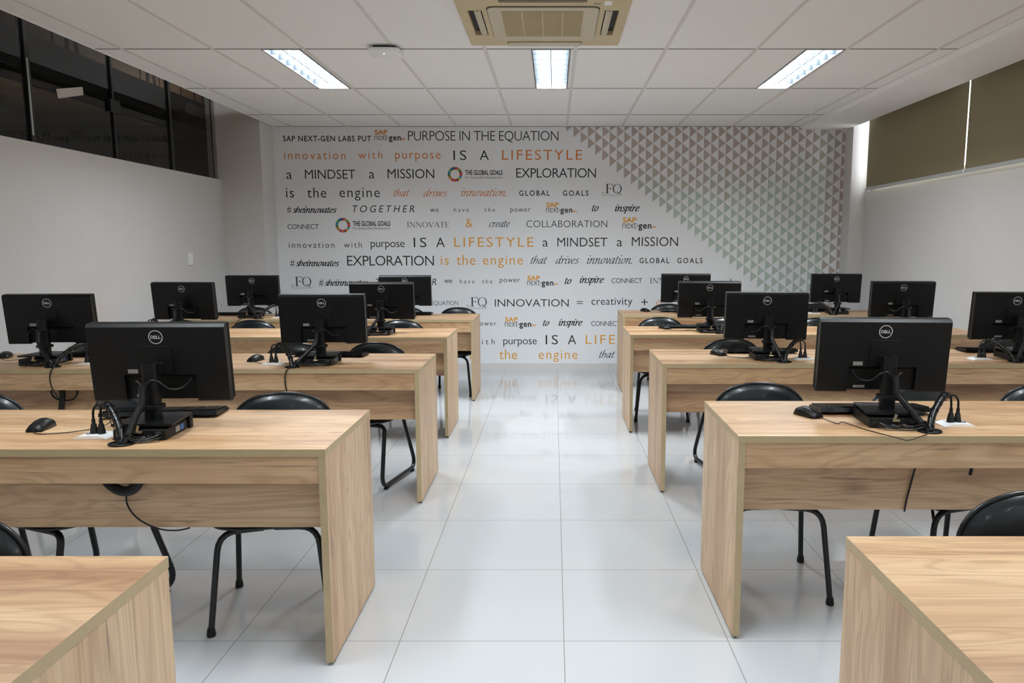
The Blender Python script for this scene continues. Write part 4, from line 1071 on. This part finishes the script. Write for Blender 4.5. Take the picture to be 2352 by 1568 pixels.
for i, (d, mx, s, gx_, rz, ms, kb, lab) in enumerate(ST):
    y0 = DESKS[d][1]; a = R(rz)
    def put(src, first, loc, rot, text):
        if first: src.location = loc; src.rotation_euler = (0, 0, rot); src['label'] = text; return src
        return dup(src, loc, rot, text)
    put(mon0, i == 0, (mx, y0 + 0.205, DH), a, 'black monitor, back to the camera, on the ' + lab)
    put(pc0, i == 0, (mx - 0.005, y0 + 0.195, DH), a, 'mini computer under the monitor stand, ' + lab)
    put(kb0, i == 0, (kb[0], y0 + kb[1], DH), R(kb[2]), 'black keyboard behind the monitor, ' + lab)
    gy_ = y0 + (0.062 if d != 'L4' else 0.06)
    put(ou0, i == 0, (gx_ + 0.150 * s, gy_ + 0.101, DH), R(0), 'white outlet plate with two plugs, ' + lab)
    cb = make_bundle('bundle of black sleeved cables, ' + lab, s, mx - gx_); cb.location = (gx_, gy_, DH)
    if ms:
        mxx, myy, mr = ms
        c_, s_ = math.cos(-R(mr)), math.sin(-R(mr))
        def loc_(wx, wy, z): return ((wx - mxx) * c_ - (wy - myy) * s_, (wx - mxx) * s_ + (wy - myy) * c_, z)
        pcx = mx - 0.08 if s > 0 else mx - 0.075
        if d == 'L1': cab = [loc_(-1.83, 2.56, .002), loc_(-1.72, 2.60, .003), loc_(-1.655, 2.66, .012), loc_(-1.63, 2.70, .05), loc_(-1.648, 2.70, .065), loc_(-1.655, 2.68, .04), loc_(-1.60, 2.62, .006), loc_(-1.53, 2.56, .012)]
        elif d == 'R1': cab = [loc_(1.07, 2.72, .002), loc_(1.10, 2.73, .004), loc_(1.14, 2.62, .003), loc_(1.205, 2.515, .0), loc_(1.24, 2.505, -.006), loc_(1.30, 2.53, .003), loc_(1.33, 2.555, .006), loc_(1.328, 2.60, .012)]
        else: cab = [loc_(mxx + .05, myy - .09, .002), loc_(mxx + .12, myy - .14, .003), loc_(mxx + .19, myy - .10, .003), loc_(pcx, y0 + .11, .012)]
        m_ = make_mouse('black mouse with its thin cable, ' + lab, cab); m_.location = (mxx, myy, DH); m_.rotation_euler = (0, 0, R(mr))

# ------------------------------------------------------------------ cables hanging below and in front of the desks
def cable(label, pts, r=0.003, extra=None):
    t = thing('hanging_cable', label, 'cable', tuple(pts[0]), 0)
    o = Vector(pts[0]); w = MB(); w.tube([p - o for p in spline(pts, 8)], r, M['wire'], 8); w.build('cord', t)
    for e, rr_ in extra or []:
        w = MB(); w.tube([p - o for p in spline(e, 8)], rr_, M['rubber'], 10); w.build('sleeved_loop', t)
    return t
yA = 2.367
cable('thin cable looping below the black coil under the nearest left desk', [(-1.455, yA + .085, .63), (-1.475, yA + .082, .56), (-1.44, yA + .078, .50), (-1.37, yA + .078, .462), (-1.31, yA + .085, .452), (-1.27, yA + .10, .456)], 0.0028,
      [([(-1.525, yA + .06, .68), (-1.52, yA + .06, .635), (-1.475, yA + .055, .605), (-1.43, yA + .055, .612), (-1.40, yA + .06, .66), (-1.395, yA + .06, .69)], 0.017)])
cable('thin cable hanging in front of the nearest right desk lower panel', [(1.335, 2.539 + .07, .69), (1.322, 2.539 + .08, .60), (1.306, 2.539 + .083, .51), (1.300, 2.539 + .083, .465), (1.308, 2.539 + .10, .452)], 0.0035)
cable('short cable end below the apron of the nearest right desk', [(1.517, 2.539 + .05, .69), (1.516, 2.539 + .05, .63), (1.513, 2.539 + .05, .607)], 0.006)
y2 = 3.973
cable('cable in front of the apron on the second left desk near the wall', [(-2.735, y2 + .04, DH + .004), (-2.74, y2 - .004, DH + .003), (-2.755, y2 - .008, .72), (-2.750, y2 - .004, .66), (-2.745, y2 + .03, .60), (-2.74, y2 + .05, .56)], 0.0032,
      [([(-2.735, y2 + .05, .68), (-2.735, y2 + .055, .62), (-2.742, y2 + .055, .57), (-2.75, y2 + .055, .52)], 0.015),
       ([(-2.79, y2 + .06, .68), (-2.80, y2 + .06, .62), (-2.77, y2 + .06, .585), (-2.70, y2 + .06, .58), (-2.66, y2 + .06, .61), (-2.655, y2 + .06, .68)], 0.0045)])
cable('cable in front of the apron on the second left desk near the aisle', [(-1.415, y2 + .045, DH + .004), (-1.45, y2 - .004, DH + .003), (-1.468, y2 - .006, .73), (-1.470, y2 - .004, .68), (-1.464, y2 - .003, .64)], 0.0032)
cable('thin cable trailing diagonally over the apron of the farthest left desk', [(-2.86, 6.736 + .05, DH + .004), (-2.88, 6.732, DH + .003), (-2.95, 6.730, .70), (-3.02, 6.731, .655)], 0.003)
cable('thin cable dangling in front of the third right desk lower panel', [(1.33, 5.65, .69), (1.335, 5.64, .62), (1.33, 5.64, .55)], 0.003)
